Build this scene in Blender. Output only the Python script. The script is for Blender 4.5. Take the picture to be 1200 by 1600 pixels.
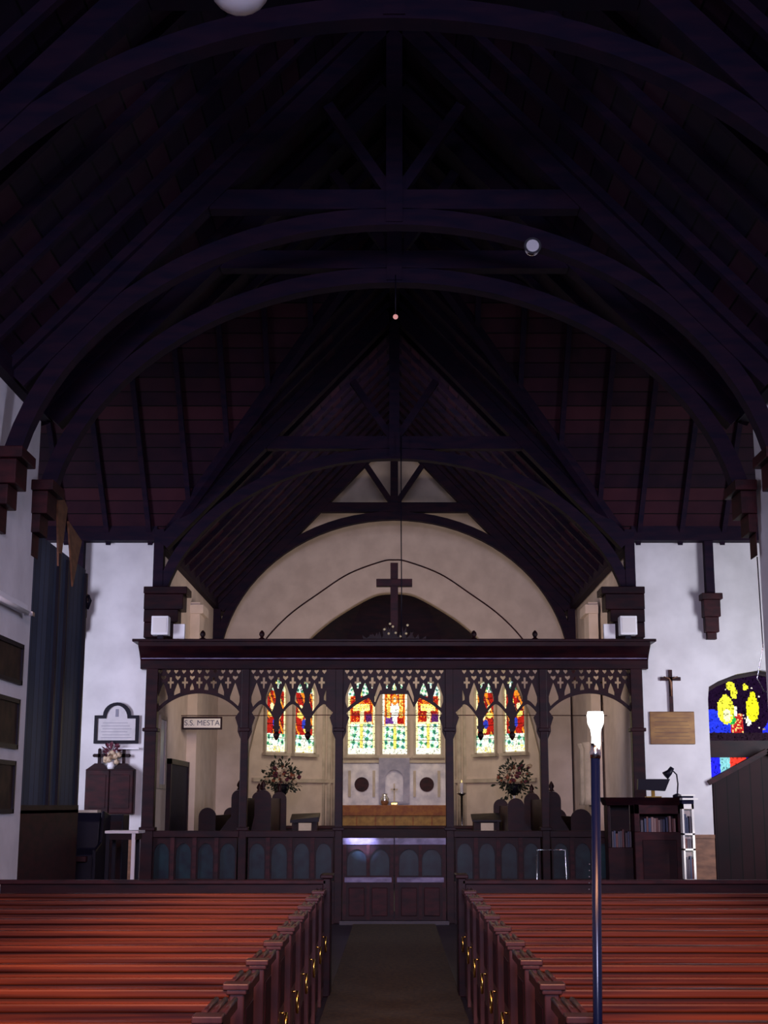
import bpy, bmesh, math, random
from mathutils import Vector, Matrix
PI = math.pi
random.seed(7)
for o in list(bpy.data.objects): bpy.data.objects.remove(o)
scn = bpy.context.scene
COL = scn.collection

# ------------------------------------------------------------------ camera
F = 2200.0; CX = 616.0; CY = 800.0; HC = 1.6
PITCH = math.radians(11.76)
cd = bpy.data.cameras.new('camera'); cam = bpy.data.objects.new('camera', cd); COL.objects.link(cam)
cd.sensor_fit = 'VERTICAL'; cd.sensor_height = 36; cd.sensor_width = 27; cd.lens = 36*F/1600
cd.clip_end = 200; cd.clip_start = .05
cam.location = (0, 0, HC)
cam.rotation_euler = (PI/2 + PITCH, 0, 0)
cd.shift_x = -(CX-600)/1600.0
scn.camera = cam

def at(px, py, Y):
    """world (x, z) of a point of the photograph at distance Y down the church"""
    u = (CY-py)/F; r = (px-CX)/F
    c, s = math.cos(PITCH), math.sin(PITCH)
    d = Y/(c-u*s)
    return (r*d, HC+d*(s+u*c))
def zy(py, Y): return at(616, py, Y)[1]

# ------------------------------------------------------------------ world, lights, exposure
w = bpy.data.worlds.new('world'); scn.world = w; w.use_nodes = True
w.node_tree.nodes['Background'].inputs[0].default_value = (.10, .08, .30, 1)
w.node_tree.nodes['Background'].inputs[1].default_value = .3
scn.view_settings.view_transform = 'Standard'; scn.view_settings.look = 'None'
scn.view_settings.gamma = 1; scn.view_settings.use_curve_mapping = False
scn.view_settings.exposure = -0.9

def area(name, loc, target, sx, sy, power, color, spread=180):
    l = bpy.data.lights.new(name, 'AREA'); l.shape = 'RECTANGLE'; l.size = sx; l.size_y = sy
    l.energy = power; l.color = color; l.spread = math.radians(spread)
    o = bpy.data.objects.new(name, l); COL.objects.link(o); o.location = loc
    o.rotation_euler = (Vector(target)-Vector(loc)).to_track_quat('-Z', 'Y').to_euler()
    return o
BLUE = (.62, .62, 1.0)
area('daylight_west_window', (0, -3.6, 4.2), (0, 20, 1.6), 2.4, 2.6, 330, BLUE, 70)
for s in (-1, 1):
    area('daylight_transept_window', (s*7.3, 16.2, 2.9), (s*4.3, 20.3, 2.9), 1.6, 2.6, 265, (.78, .77, 1.0) if s < 0 else (.86, .85, .98), 110)
    area('daylight_nave_window', (s*3.3, 8.2, 3.2), (-s*3.4, 13.5, 2.9), 1.0, 2.2, 90, (.70, .70, 1.0), 110)
area('chancel_lamp_light', (0, 21.2, 3.3), (0, 28, 5.0), 5.0, .6, 170, (1.0, .80, .66), 160)
area('gable_fill_light', (0, 21.0, 7.3), (0, 28, 7.3), 1.6, .5, 38, (.92, .86, .95), 160)  # added fill that lifts the gable, stands for no fitting
area('sanctuary_lamp_light', (0, 28.7, 4.2), (0, 32, 2.6), 3.6, .4, 80, (1.0, .84, .64), 160)
area('west_gallery_lamp_light', (0, 1.6, 4.6), (0, 9, .7), 5.0, .6, 205, (1.0, .44, .22), 80)
fl = bpy.data.lights.new('flash', 'POINT'); fl.energy = 34; fl.shadow_soft_size = .03; fl.color = (.95, .95, 1)
fo = bpy.data.objects.new('camera_flash', fl); COL.objects.link(fo); fo.location = (-.04, .02, 1.72)

def added_spot(name, loc, target, power, deg, color):  # narrow added spot
    l = bpy.data.lights.new(name, 'SPOT'); l.energy = power; l.color = color; l.spot_size = math.radians(deg); l.spot_blend = .5; l.shadow_soft_size = .06
    o = bpy.data.objects.new(name, l); COL.objects.link(o); o.location = loc
    o.rotation_euler = (Vector(target)-Vector(loc)).to_track_quat('-Z', 'Y').to_euler()
added_spot('bookcase_fill_spot', (7.2, 14.6, 3.4), (4.08, 18.7, 1.05), 2600, 6.5, (1, .98, .95))  # added to brighten the narrow bookcase, source unknown
added_spot('gate_fill_spot', (-2.6, 13.9, 4.6), (-.44, 20.2, 1.10), 30000, 3.4, (.55, .60, 1.0))  # added for the bright patch on the left gate leaf, source unknown

# ------------------------------------------------------------------ materials
def nt(name):
    m = bpy.data.materials.new(name); m.use_nodes = True
    n = m.node_tree; b = n.nodes['Principled BSDF']; return m, n, b
def spec(b, v):
    b.inputs['Specular IOR Level'].default_value = v
def plain(name, c, rough=.6, metal=0., sp=.5):
    m, n, b = nt(name); b.inputs['Base Color'].default_value = (*c, 1)
    b.inputs['Roughness'].default_value = rough; b.inputs['Metallic'].default_value = metal; spec(b, sp)
    return m
def mixed(name, c1, c2, scale=(4, 4, 4), rough=.5, bump=.0, detail=4, metal=0, sp=.5, kind='noise', lo=.35, hi=.65):
    m, n, b = nt(name)
    tc = n.nodes.new('ShaderNodeTexCoord'); mp = n.nodes.new('ShaderNodeMapping')
    mp.inputs['Scale'].default_value = scale
    t = n.nodes.new('ShaderNodeTexNoise'); t.inputs['Scale'].default_value = 1; t.inputs['Detail'].default_value = detail
    r = n.nodes.new('ShaderNodeValToRGB'); r.color_ramp.elements[0].position = lo; r.color_ramp.elements[1].position = hi
    r.color_ramp.elements[0].color = (*c1, 1); r.color_ramp.elements[1].color = (*c2, 1)
    L = n.links
    L.new(tc.outputs['Object'], mp.inputs[0]); L.new(mp.outputs[0], t.inputs['Vector'])
    L.new(t.outputs['Fac'], r.inputs[0]); L.new(r.outputs[0], b.inputs['Base Color'])
    b.inputs['Roughness'].default_value = rough; b.inputs['Metallic'].default_value = metal; spec(b, sp)
    if bump:
        bn = n.nodes.new('ShaderNodeBump'); bn.inputs['Strength'].default_value = bump; bn.inputs['Distance'].default_value = .02
        L.new(t.outputs['Fac'], bn.inputs['Height']); L.new(bn.outputs[0], b.inputs['Normal'])
    return m
def boards(name, c1, c2, axis, width, rough=.5):
    """planking: dark joints every `width` metres along axis, grain noise between"""
    m, n, b = nt(name); L = n.links
    tc = n.nodes.new('ShaderNodeTexCoord'); sx = n.nodes.new('ShaderNodeSeparateXYZ')
    L.new(tc.outputs['Object'], sx.inputs[0])
    mu = n.nodes.new('ShaderNodeMath'); mu.operation = 'DIVIDE'; mu.inputs[1].default_value = width
    L.new(sx.outputs[axis], mu.inputs[0])
    fr = n.nodes.new('ShaderNodeMath'); fr.operation = 'FRACT'; L.new(mu.outputs[0], fr.inputs[0])
    gt = n.nodes.new('ShaderNodeMath'); gt.operation = 'GREATER_THAN'; gt.inputs[1].default_value = .08; L.new(fr.outputs[0], gt.inputs[0])
    fl_ = n.nodes.new('ShaderNodeMath'); fl_.operation = 'FLOOR'; L.new(mu.outputs[0], fl_.inputs[0])
    wn = n.nodes.new('ShaderNodeTexWhiteNoise'); wn.noise_dimensions = '1D'; L.new(fl_.outputs[0], wn.inputs['W'])
    t = n.nodes.new('ShaderNodeTexNoise'); t.inputs['Scale'].default_value = 2.5; t.inputs['Detail'].default_value = 3
    L.new(tc.outputs['Object'], t.inputs['Vector'])
    ad = n.nodes.new('ShaderNodeMath'); ad.operation = 'ADD'; L.new(wn.outputs[0], ad.inputs[0]); L.new(t.outputs['Fac'], ad.inputs[1])
    hf = n.nodes.new('ShaderNodeMath'); hf.operation = 'MULTIPLY'; hf.inputs[1].default_value = .5; L.new(ad.outputs[0], hf.inputs[0])
    r = n.nodes.new('ShaderNodeValToRGB'); r.color_ramp.elements[0].color = (*c1, 1); r.color_ramp.elements[1].color = (*c2, 1)
    r.color_ramp.elements[0].position = .25; r.color_ramp.elements[1].position = .75
    L.new(hf.outputs[0], r.inputs[0])
    mx = n.nodes.new('ShaderNodeMixRGB'); mx.inputs[1].default_value = (c1[0]*.2, c1[1]*.2, c1[2]*.2, 1)
    L.new(gt.outputs[0], mx.inputs[0]); L.new(r.outputs[0], mx.inputs[2]); L.new(mx.outputs[0], b.inputs['Base Color'])
    b.inputs['Roughness'].default_value = rough; spec(b, .12)
    return m
def glow(name, c, s):
    m = bpy.data.materials.new(name); m.use_nodes = True; n = m.node_tree; n.nodes.clear()
    e = n.nodes.new('ShaderNodeEmission'); e.inputs[0].default_value = (*c, 1); e.inputs[1].default_value = s
    o = n.nodes.new('ShaderNodeOutputMaterial'); n.links.new(e.outputs[0], o.inputs[0]); return m
def glassmat(name, s):
    m = bpy.data.materials.new(name); m.use_nodes = True; n = m.node_tree; n.nodes.clear()
    a = n.nodes.new('ShaderNodeVertexColor'); a.layer_name = 'glass'
    e = n.nodes.new('ShaderNodeEmission'); e.inputs[1].default_value = s
    o = n.nodes.new('ShaderNodeOutputMaterial'); n.links.new(a.outputs[0], e.inputs[0]); n.links.new(e.outputs[0], o.inputs[0]); return m

M = {}
M['plaster'] = mixed('plaster', (.62, .61, .62), (.74, .73, .74), (2.5, 2.5, 2.5), .85, .12)
M['plaster_warm'] = mixed('plaster_warm', (.56, .46, .40), (.66, .55, .48), (3, 3, 3), .85, .12)
M['stone'] = mixed('stone', (.40, .34, .28), (.54, .46, .38), (5, 5, 5), .7, .1)
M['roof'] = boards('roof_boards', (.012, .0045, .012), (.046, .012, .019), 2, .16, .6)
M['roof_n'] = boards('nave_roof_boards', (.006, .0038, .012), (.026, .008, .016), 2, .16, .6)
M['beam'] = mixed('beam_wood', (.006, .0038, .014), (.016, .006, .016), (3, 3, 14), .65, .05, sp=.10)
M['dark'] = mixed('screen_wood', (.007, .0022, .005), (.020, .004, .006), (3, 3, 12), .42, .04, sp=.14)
M['pew'] = mixed('pew_wood', (.035, .005, .003), (.20, .034, .008), (.7, 12, 26), .40, .05, lo=.38, hi=.66, sp=.22)
M['pew_end'] = mixed('pew_end_wood', (.030, .012, .016), (.10, .035, .030), (9, 9, 2), .30, .05, sp=.3)
M['mahog'] = mixed('mahogany', (.012, .0025, .005), (.040, .006, .009), (5, 5, 14), .5, .04, sp=.18)
M['black'] = plain('black_lacquer', (.006, .005, .012), .4, sp=.15)
M['teal'] = boards('organ_boards', (.030, .048, .085), (.060, .085, .14), 1, .19, .5)
M['brass'] = mixed('brass', (.70, .42, .08), (.85, .58, .16), (12, 12, 12), .22, 0, metal=1)
M['plaque'] = mixed('plaque_brass', (.16, .085, .045), (.26, .15, .06), (3, 3, 9), .36, .02, metal=.7)
M['steel'] = plain('steel', (.75, .75, .80), .2, 1)
M['white'] = plain('white_paint', (.80, .80, .82), .5)
M['cream'] = plain('cream_paint', (.86, .85, .80), .4)
M['marble'] = mixed('marble', (.40, .38, .44), (.70, .66, .68), (4, 4, 4), .35)
M['gold'] = mixed('gold_cloth', (.22, .11, .025), (.36, .20, .045), (9, 9, 9), .6, .1)
M['redcloth'] = mixed('red_cloth', (.20, .055, .025), (.30, .11, .03), (9, 9, 9), .7, .1)
M['carpet'] = mixed('carpet', (.030, .019, .010), (.075, .048, .016), (30, 30, 30), .95, .2)
M['floor'] = mixed('floor_tiles', (.012, .010, .02), (.03, .02, .03), (3, 3, 3), .5)
M['navy'] = mixed('navy_door', (.005, .005, .022), (.009, .009, .032), (3, 3, 9), .6, sp=.1)
M['pole'] = plain('pole_lacquer', (.004, .007, .028), .25)
M['head_glow'] = glow('pole_head_glow', (1.0, .98, .92), 6.0)  # white emission for the head of the pole
M['glass'] = glassmat('stained_glass', 2.4)
M['globe'] = plain('opal_glass', (.62, .60, .60), .3)
M['leaf'] = mixed('leaf', (.012, .022, .014), (.04, .05, .03), (9, 9, 9), .6)
M['petal_o'] = plain('orange_petal', (.32, .10, .05), .7)
M['petal_w'] = plain('cream_petal', (.55, .42, .28), .7)
M['petal_r'] = plain('red_petal', (.12, .02, .04), .7)
M['paper'] = plain('paper', (.72, .70, .68), .8)
M['ink'] = plain('ink', (.10, .10, .16), .8)
M['tablet'] = mixed('tablet_stone', (.50, .49, .50), (.58, .56, .57), (8, 8, 8), .6)
M['pict'] = mixed('picture_print', (.008, .005, .006), (.05, .03, .02), (6, 6, 6), .5, lo=.3, hi=.7, sp=.15)
M['wood_mid'] = mixed('oak_wood', (.14, .06, .03), (.26, .12, .06), (6, 6, 14), .5)
M['tealwood'] = mixed('teal_panel', (.003, .006, .014), (.006, .022, .030), (6, 6, 6), .35, sp=.2)
M['pale_sheen'] = mixed('rail_pale_sheen', (.12, .10, .17), (.26, .22, .36), (6, 6, 12), .15)  # polished rail, its bluish sheen put into the pale base colour
M['pinkbulb'] = glow('small_lit_bulb', (1.0, .45, .45), 1.2)
M['candle'] = plain('candle_wax', (.82, .80, .86), .5)
M['daypane'] = glow('daylit_pane', (.6, .65, 1.0), .6)

# ------------------------------------------------------------------ mesh helpers
class MB:
    def __init__(s): s.b = bmesh.new()
    def box(s, x0, x1, y0, y1, z0, z1, mi=0):
        v = [s.b.verts.new((x, y, z)) for x in (x0, x1) for y in (y0, y1) for z in (z0, z1)]
        for f in ((0,1,3,2), (4,6,7,5), (0,4,5,1), (2,3,7,6), (0,2,6,4), (1,5,7,3)):
            s.b.faces.new([v[i] for i in f]).material_index = mi
        return s
    def hexa(s, p):   # 8 points: bottom ring 4, top ring 4
        v = [s.b.verts.new(q) for q in p]
        for f in ((3,2,1,0), (4,5,6,7), (0,1,5,4), (1,2,6,5), (2,3,7,6), (3,0,4,7)):
            s.b.faces.new([v[i] for i in f])
        return s
    def prism(s, pts, axis, a0, a1):
        """closed outline in two axes pushed along the third"""
        def P(p, a):
            if axis == 'x': return (a, p[0], p[1])
            if axis == 'y': return (p[0], a, p[1])
            return (p[0], p[1], a)
        A = [s.b.verts.new(P(p, a0)) for p in pts]; B = [s.b.verts.new(P(p, a1)) for p in pts]
        n = len(pts)
        s.b.faces.new(A[::-1]); s.b.faces.new(B)
        for i in range(n): s.b.faces.new([A[i], A[(i+1) % n], B[(i+1) % n], B[i]])
        return s
    def beam(s, p, q, w, h, up=(0, 1, 0)):
        """bar from p to q; w across `up`, h along `up`"""
        p = Vector(p); q = Vector(q); d = (q-p).normalized(); U = Vector(up)
        side = d.cross(U).normalized()*w/2; U = side.cross(d).normalized()*h/2
        s.hexa([p-side-U, p+side-U, p+side+U, p-side+U, q-side-U, q+side-U, q+side+U, q-side+U]); return s
    def tube(s, pts, r, n=10, cap=True, ref=None):
        rings = []; pts = [Vector(p) for p in pts]
        for i, p in enumerate(pts):
            d = (pts[min(i+1, len(pts)-1)]-pts[max(i-1, 0)]).normalized()
            a = Vector((0, 0, 1)) if abs(d.z) < .9 else Vector((1, 0, 0))
            if ref: a = Vector(ref)
            e1 = d.cross(a).normalized(); e2 = d.cross(e1)
            rr = r[i] if isinstance(r, (list, tuple)) else r
            rings.append([s.b.verts.new(p+(e1*math.cos(2*PI*k/n)+e2*math.sin(2*PI*k/n))*rr) for k in range(n)])
        for A, B in zip(rings, rings[1:]):
            for k in range(n): s.b.faces.new([A[k], A[(k+1) % n], B[(k+1) % n], B[k]]).smooth = True
        if cap:
            s.b.faces.new(rings[0][::-1]); s.b.faces.new(rings[-1])
        return s
    def lathe(s, prof, c, n=20):
        rings = []
        for r, z in prof:
            rings.append([s.b.verts.new((c[0]+max(r, .0005)*math.cos(2*PI*k/n), c[1]+max(r, .0005)*math.sin(2*PI*k/n), c[2]+z)) for k in range(n)])
        for A, B in zip(rings, rings[1:]):
            for k in range(n): s.b.faces.new([A[k], A[(k+1) % n], B[(k+1) % n], B[k]]).smooth = True
        s.b.faces.new(rings[0][::-1]); s.b.faces.new(rings[-1]); return s
    def arc_band(s, prof_in, prof_out, y0, y1):
        """two polylines (x,z) of equal length bridged to a band with depth"""
        n = len(prof_in)
        a = [[s.b.verts.new((x, y, z)) for x, z in pr] for pr in (prof_in, prof_out) for y in (y0, y1)]
        i0, i1, o0, o1 = a
        for k in range(n-1):
            for A, B in ((i0, o0), (o1, i1), (i1, i0), (o0, o1)):
                s.b.faces.new([A[k], B[k], B[k+1], A[k+1]])
        for k in (0, n-1): s.b.faces.new([i0[k], i1[k], o1[k], o0[k]])
        return s
    def leafblob(s, c, r, n, size):
        for i in range(n):
            d = Vector((random.gauss(0, 1), random.gauss(0, 1), random.gauss(0, 1))).normalized()*r*random.uniform(.6, 1)
            p = Vector(c)+d; e = Vector((random.uniform(-1, 1), random.uniform(-1, 1), random.uniform(-1, 1))).normalized()
            f = d.cross(e).normalized()*size*.35; g = (d.normalized()+e*.4).normalized()*size
            v = [s.b.verts.new(q) for q in (p-g*.2, p+f+g*.4, p+g, p-f+g*.4)]
            s.b.faces.new(v)
        return s
    def ball(s, c, r, sub=1, sq=(1, 1, 1)):
        m = Matrix.Translation(Vector(c)) @ Matrix.Diagonal((sq[0], sq[1], sq[2], 1))
        bmesh.ops.create_icosphere(s.b, subdivisions=sub, radius=r, matrix=m); return s
    def build(s, name, mat, parent=None, bevel=0, mats=None):
        me = bpy.data.meshes.new(name)
        bmesh.ops.recalc_face_normals(s.b, faces=s.b.faces[:])
        s.b.to_mesh(me); s.b.free()
        for mm in (mats or [mat]): me.materials.append(mm)
        o = bpy.data.objects.new(name, me); COL.objects.link(o)
        if parent is not None:
            o.parent = parent
        if bevel:
            md = o.modifiers.new('bevel', 'BEVEL'); md.width = bevel; md.segments = 2; md.limit_method = 'ANGLE'
        return o

def fill2d(name, outline, holes, depth, mat, y, parent=None):
    """outline/holes in (x,z); plate of thickness depth centred at Y=y"""
    cu = bpy.data.curves.new('tmp', 'CURVE'); cu.dimensions = '2D'; cu.fill_mode = 'BOTH'; cu.extrude = depth/2
    for poly in [outline]+holes:
        sp = cu.splines.new('POLY'); sp.points.add(len(poly)-1)
        for i, p in enumerate(poly): sp.points[i].co = (p[0], p[1], 0, 1)
        sp.use_cyclic_u = True
    t = bpy.data.objects.new('tmp', cu); COL.objects.link(t)
    dg = bpy.context.evaluated_depsgraph_get(); dg.update()
    me = bpy.data.meshes.new_from_object(t.evaluated_get(dg))
    bpy.data.objects.remove(t); bpy.data.curves.remove(cu)
    for v in me.vertices:
        a, b, c = v.co; v.co = (a, y+c, b)
    bm = bmesh.new(); bm.from_mesh(me); bmesh.ops.remove_doubles(bm, verts=bm.verts, dist=1e-5)
    bmesh.ops.recalc_face_normals(bm, faces=bm.faces[:]); bm.to_mesh(me); bm.free()
    me.name = name; me.materials.clear(); me.materials.append(mat)
    o = bpy.data.objects.new(name, me); COL.objects.link(o)
    if parent is not None: o.parent = parent
    return o

def thing(name, label, cat, loc=(0, 0, 0), rz=0, group=None):
    o = bpy.data.objects.new(name, None); COL.objects.link(o); o.location = loc; o.rotation_euler = (0, 0, rz)
    o.empty_display_size = .1
    o['label'] = label; o['category'] = cat
    if group: o['group'] = group
    return o
def tag(o, label, cat, group=None):
    o['label'] = label; o['category'] = cat
    if group: o['group'] = group
    return o
def struct(o): o['kind'] = 'structure'; return o
def kids(root): return [c for c in bpy.data.objects if c.parent == root]
def dup(root, loc, label=None):
    r = root.copy(); COL.objects.link(r); r.location = loc
    if label: r['label'] = label
    for ch in kids(root):
        c = ch.copy(); COL.objects.link(c); c.parent = r
        for g in kids(ch):
            d = g.copy(); COL.objects.link(d); d.parent = c
    return r

# ================================================================== SETTING
W = 3.48; EAVE = 5.42; SL = 1.065; RIDGE = EAVE+W*SL
YW = -4.0; YT0 = 13.4; YE = 20.5; YC = 28.0; YM = (YT0+YE)/2; TW = 7.6
struct(MB().box(-8, 8, YW-.3, 33, -.2, 0).build('floor', M['floor']))
struct(MB().box(-.56, .56, YW, 20.15, 0, .012).build('floor_aisle_carpet', M['carpet']))
struct(MB().box(-W, W, 20.35, 32.2, 0, .15).build('floor_chancel', M['floor']))
struct(MB().box(-3.05, 3.05, 28.2, 32.2, .15, .45).box(-2.2, 2.2, 29.3, 32.1, .45, .62).build('floor_sanctuary_steps', M['floor']))
for s, nm in ((-1, 'left'), (1, 'right')):
    a, b = sorted((s*W, s*(W+.35)))
    if s > 0: a += .05
    struct(MB().box(a, b, YW, YT0, 0, EAVE).build('wall_'+nm, M['plaster']))
    a2, b2 = sorted((s*W, s*TW))
    struct(MB().box(*sorted((s*(W+.35), s*TW)), YT0-.3, YT0, 0, EAVE).build('wall_transept_west_'+nm, M['plaster']))
    struct(MB().prism([(YT0-.3, 0), (YE+.3, 0), (YE+.3, EAVE), (YM, RIDGE+.3), (YT0-.3, EAVE)], 'x', s*TW, s*(TW+.3)).build('wall_transept_end_'+nm, M['plaster']))
    struct(MB().box(a, b, YE+.3, YC+.5, 0, EAVE).build('wall_chancel_'+nm, M['plaster_warm']))
struct(MB().prism([(-W-.35, 0), (W+.35, 0), (W+.35, EAVE), (0, RIDGE+.4), (-W-.35, EAVE)], 'y', YW-.3, YW).build('wall_west', M['plaster']))

def spl(pts, n=6):
    """Catmull-Rom through points"""
    out = []; P = [pts[0]]+list(pts)+[pts[-1]]
    for i in range(1, len(P)-2):
        for k in range(n):
            t = k/n; r = []
            for j in (0, 1):
                a, b, c, d = P[i-1][j], P[i][j], P[i+1][j], P[i+2][j]
                r.append(.5*((2*b)+(-a+c)*t+(2*a-5*b+4*c-d)*t*t+(-a+3*b-3*c+d)*t**3))
            out.append(tuple(r))
    out.append(tuple(pts[-1])); return out
# east walls of the transepts, each with an arched recess
REC_X0, REC_X1 = 4.54, 6.15; RXC = (REC_X0+REC_X1)/2
def recess(s, grow=0.):
    h = [(REC_X0-grow, 0), (REC_X0-grow, 3.10), (REC_X0+.02, 3.28), (REC_X0+.16, 3.36+grow), (REC_X0+.45, 3.47+grow), (RXC, 3.53+grow)]
    r = h+[(2*RXC-x, z) for x, z in h[-2::-1]]
    return [(s*x, z) for x, z in r]
for s, nm in ((-1, 'left'), (1, 'right')):
    rc = recess(s)
    out = [(s*W, 0)]+rc+[(s*TW, 0), (s*TW, EAVE), (s*W, EAVE)]
    struct(fill2d('wall_east_'+nm, out, [], .30, M['plaster'], YE+.15))
    struct(MB().box(*sorted((s*(REC_X0-.1), s*(REC_X1+.1))), YE+.42, YE+.5, 0, 3.8).build('wall_recess_'+nm, M['beam'] if s > 0 else M['plaster']))
    struct(MB().box(*sorted((s*3.62, s*REC_X0)), YE-.03, YE, 0, 1.14).box(*sorted((s*3.60, s*REC_X0)), YE-.05, YE, 1.14, 1.19).build('trim_dado_'+nm, M['wood_mid']))
    struct(MB().box(*sorted((s*W, s*TW)), YE-.22, YE, EAVE-.02, EAVE+.20).build('trim_wall_plate_'+nm, M['beam']))
# sanctuary arch wall
ap = spl([(0, 5.80), (.42, 5.74), (1.06, 5.38), (1.49, 5.06), (1.81, 4.74), (2.30, 4.15), (2.68, 3.4), (2.88, 2.6)])
arch = [(2.9, 0)]+ap[::-1]
outl = arch+[(-x, z) for x, z in arch[::-1][1:]]
outl += [(-W, 0), (-W, EAVE), (0, RIDGE), (W, EAVE), (W, 0)]
struct(fill2d('wall_sanctuary_arch', outl, [], .4, M['plaster_warm'], YC+.2))
mo = spl([(0, 6.44), (.25, 6.41), (.91, 6.16), (1.5, 5.77), (2.14, 5.29), (2.65, 4.71), (3.0, 4.0)])
mo = [(-x, z) for x, z in mo[::-1][:-1]]+mo
struct(MB().tube([(x, YC-.005, z) for x, z in mo], .016, 6).build('trim_sanctuary_arch', M['mahog']))
# apse
AX, AY0, AY1, AB = 3.05, 29.8, 32.0, 1.25
def wseg(p, q, z0, z1, t=.25):
    p = Vector((*p, 0)); q = Vector((*q, 0)); n = (q-p).normalized(); n = Vector((-n.y, n.x, 0))*t
    m = MB(); m.hexa([(v.x, v.y, z0) for v in (p, q, q+n, p+n)]+[(v.x, v.y, z1) for v in (p, q, q+n, p+n)]); return m
WAP = 4.72
struct(wseg((AX, YC+.4), (AX, AY0), 0, WAP, -.25).build('wall_apse_right_side', M['plaster_warm']))
struct(wseg((-AX, YC+.4), (-AX, AY0), 0, WAP).build('wall_apse_left_side', M['plaster_warm']))
struct(wseg((AX, AY0), (AB, AY1), 0, WAP, -.25).build('wall_apse_right', M['plaster_warm']))
struct(wseg((-AX, AY0), (-AB, AY1), 0, WAP).build('wall_apse_left', M['plaster_warm']))
struct(wseg((-AB, AY1), (AB, AY1), 0, WAP).build('wall_apse_centre', M['plaster_warm']))
c = MB(); e = [(AX+.2, YC+.4), (AX+.2, AY0), (AB+.1, AY1+.2), (-AB-.1, AY1+.2), (-AX-.2, AY0), (-AX-.2, YC+.4)]
vt = [c.b.verts.new((x, y, WAP)) for x, y in e]; top = c.b.verts.new((0, YC+.5, 7.2))
for i in range(5): c.b.faces.new([vt[i], vt[i+1], top])
struct(c.build('ceiling_apse', M['beam']))
# roof slopes (boards) with rafters as parts
def poly(name, pts, mat):
    m = MB(); vs = [m.b.verts.new(p) for p in pts]; m.b.faces.new(vs)
    o = m.build(name, mat); md = o.modifiers.new('solid', 'SOLIDIFY'); md.thickness = .05; md.offset = 0
    return struct(o)
E = RIDGE
for s, nm in ((-1, 'left'), (1, 'right')):
    X = s*(W+.02)
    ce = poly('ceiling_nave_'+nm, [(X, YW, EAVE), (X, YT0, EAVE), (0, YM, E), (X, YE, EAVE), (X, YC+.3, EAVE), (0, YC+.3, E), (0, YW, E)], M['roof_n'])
    y = 7.0
    while y < YC:
        if YT0 < y < YE:
            f = (YM-y)/(YM-YT0) if y < YM else (y-YM)/(YE-YM)
            xa = X*f
        else: xa = X
        if abs(xa) > .4:
            za = EAVE+(W-abs(xa))*SL
            n = Vector((-s*SL, 0, -1)).normalized()*.05
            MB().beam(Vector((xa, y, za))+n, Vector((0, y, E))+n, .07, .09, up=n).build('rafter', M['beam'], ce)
        y += .62
    for nm2, ys in (('east', YE), ('west', YT0)):
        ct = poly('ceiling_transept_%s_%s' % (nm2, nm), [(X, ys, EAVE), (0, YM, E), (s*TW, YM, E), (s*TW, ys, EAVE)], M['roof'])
        x = .5
        while x < TW:
            ax = min(x, W); f = 1-ax/W
            y0 = ys+(YM-ys)*f if x < W else ys; z0 = EAVE+(E-EAVE)*f if x < W else EAVE
            sg = 1 if ys > YM else -1
            n = Vector((0, -sg*SL, -1)).normalized()*.05
            MB().beam(Vector((s*x, y0, z0))+n, Vector((s*x, YM, E))+n, .07, .09, up=n).build('rafter', M['beam'], ct)
            x += .62
    for ys in (YE, YT0):
        n = Vector((0, 0, -.09))
        struct(MB().beam(Vector((s*W, ys, EAVE))+n, Vector((0, YM, E))+n, .12, .14, up=(0, 0, 1)).build('trim_valley_rafter', M['beam']))
for y0, y1 in ((YW, YT0), (YE, YC)):
    for s in (-1, 1): struct(MB().box(*sorted((s*(W-.10), s*(W+.02))), y0, y1, EAVE-.12, EAVE+.06).build('trim_eaves_beam', M['beam']))
struct(MB().box(-.07, .07, YW, YC, E-.22, E-.05).build('trim_ridge_beam', M['beam']))
# daylight windows in the side walls that the nearer nave does not show, and the west window
k = 10
for s in (-1, 1):
    for (xx, yy, z0, z1, hw) in ((s*W, 8.2, 2.0, 4.4, .5),):
        k += 1; x0, x1 = sorted((xx, xx-s*.03))
        r = struct(MB().box(x0, x1, yy-hw-.08, yy-hw, z0, z1).box(x0, x1, yy+hw, yy+hw+.08, z0, z1).box(x0, x1, yy-hw-.08, yy+hw+.08, z1, z1+.08).box(x0, x1, yy-hw-.08, yy+hw+.08, z0-.08, z0).box(x0, x1, yy-.02, yy+.02, z0, z1).build('window_%d' % k, M['stone']))

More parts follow.
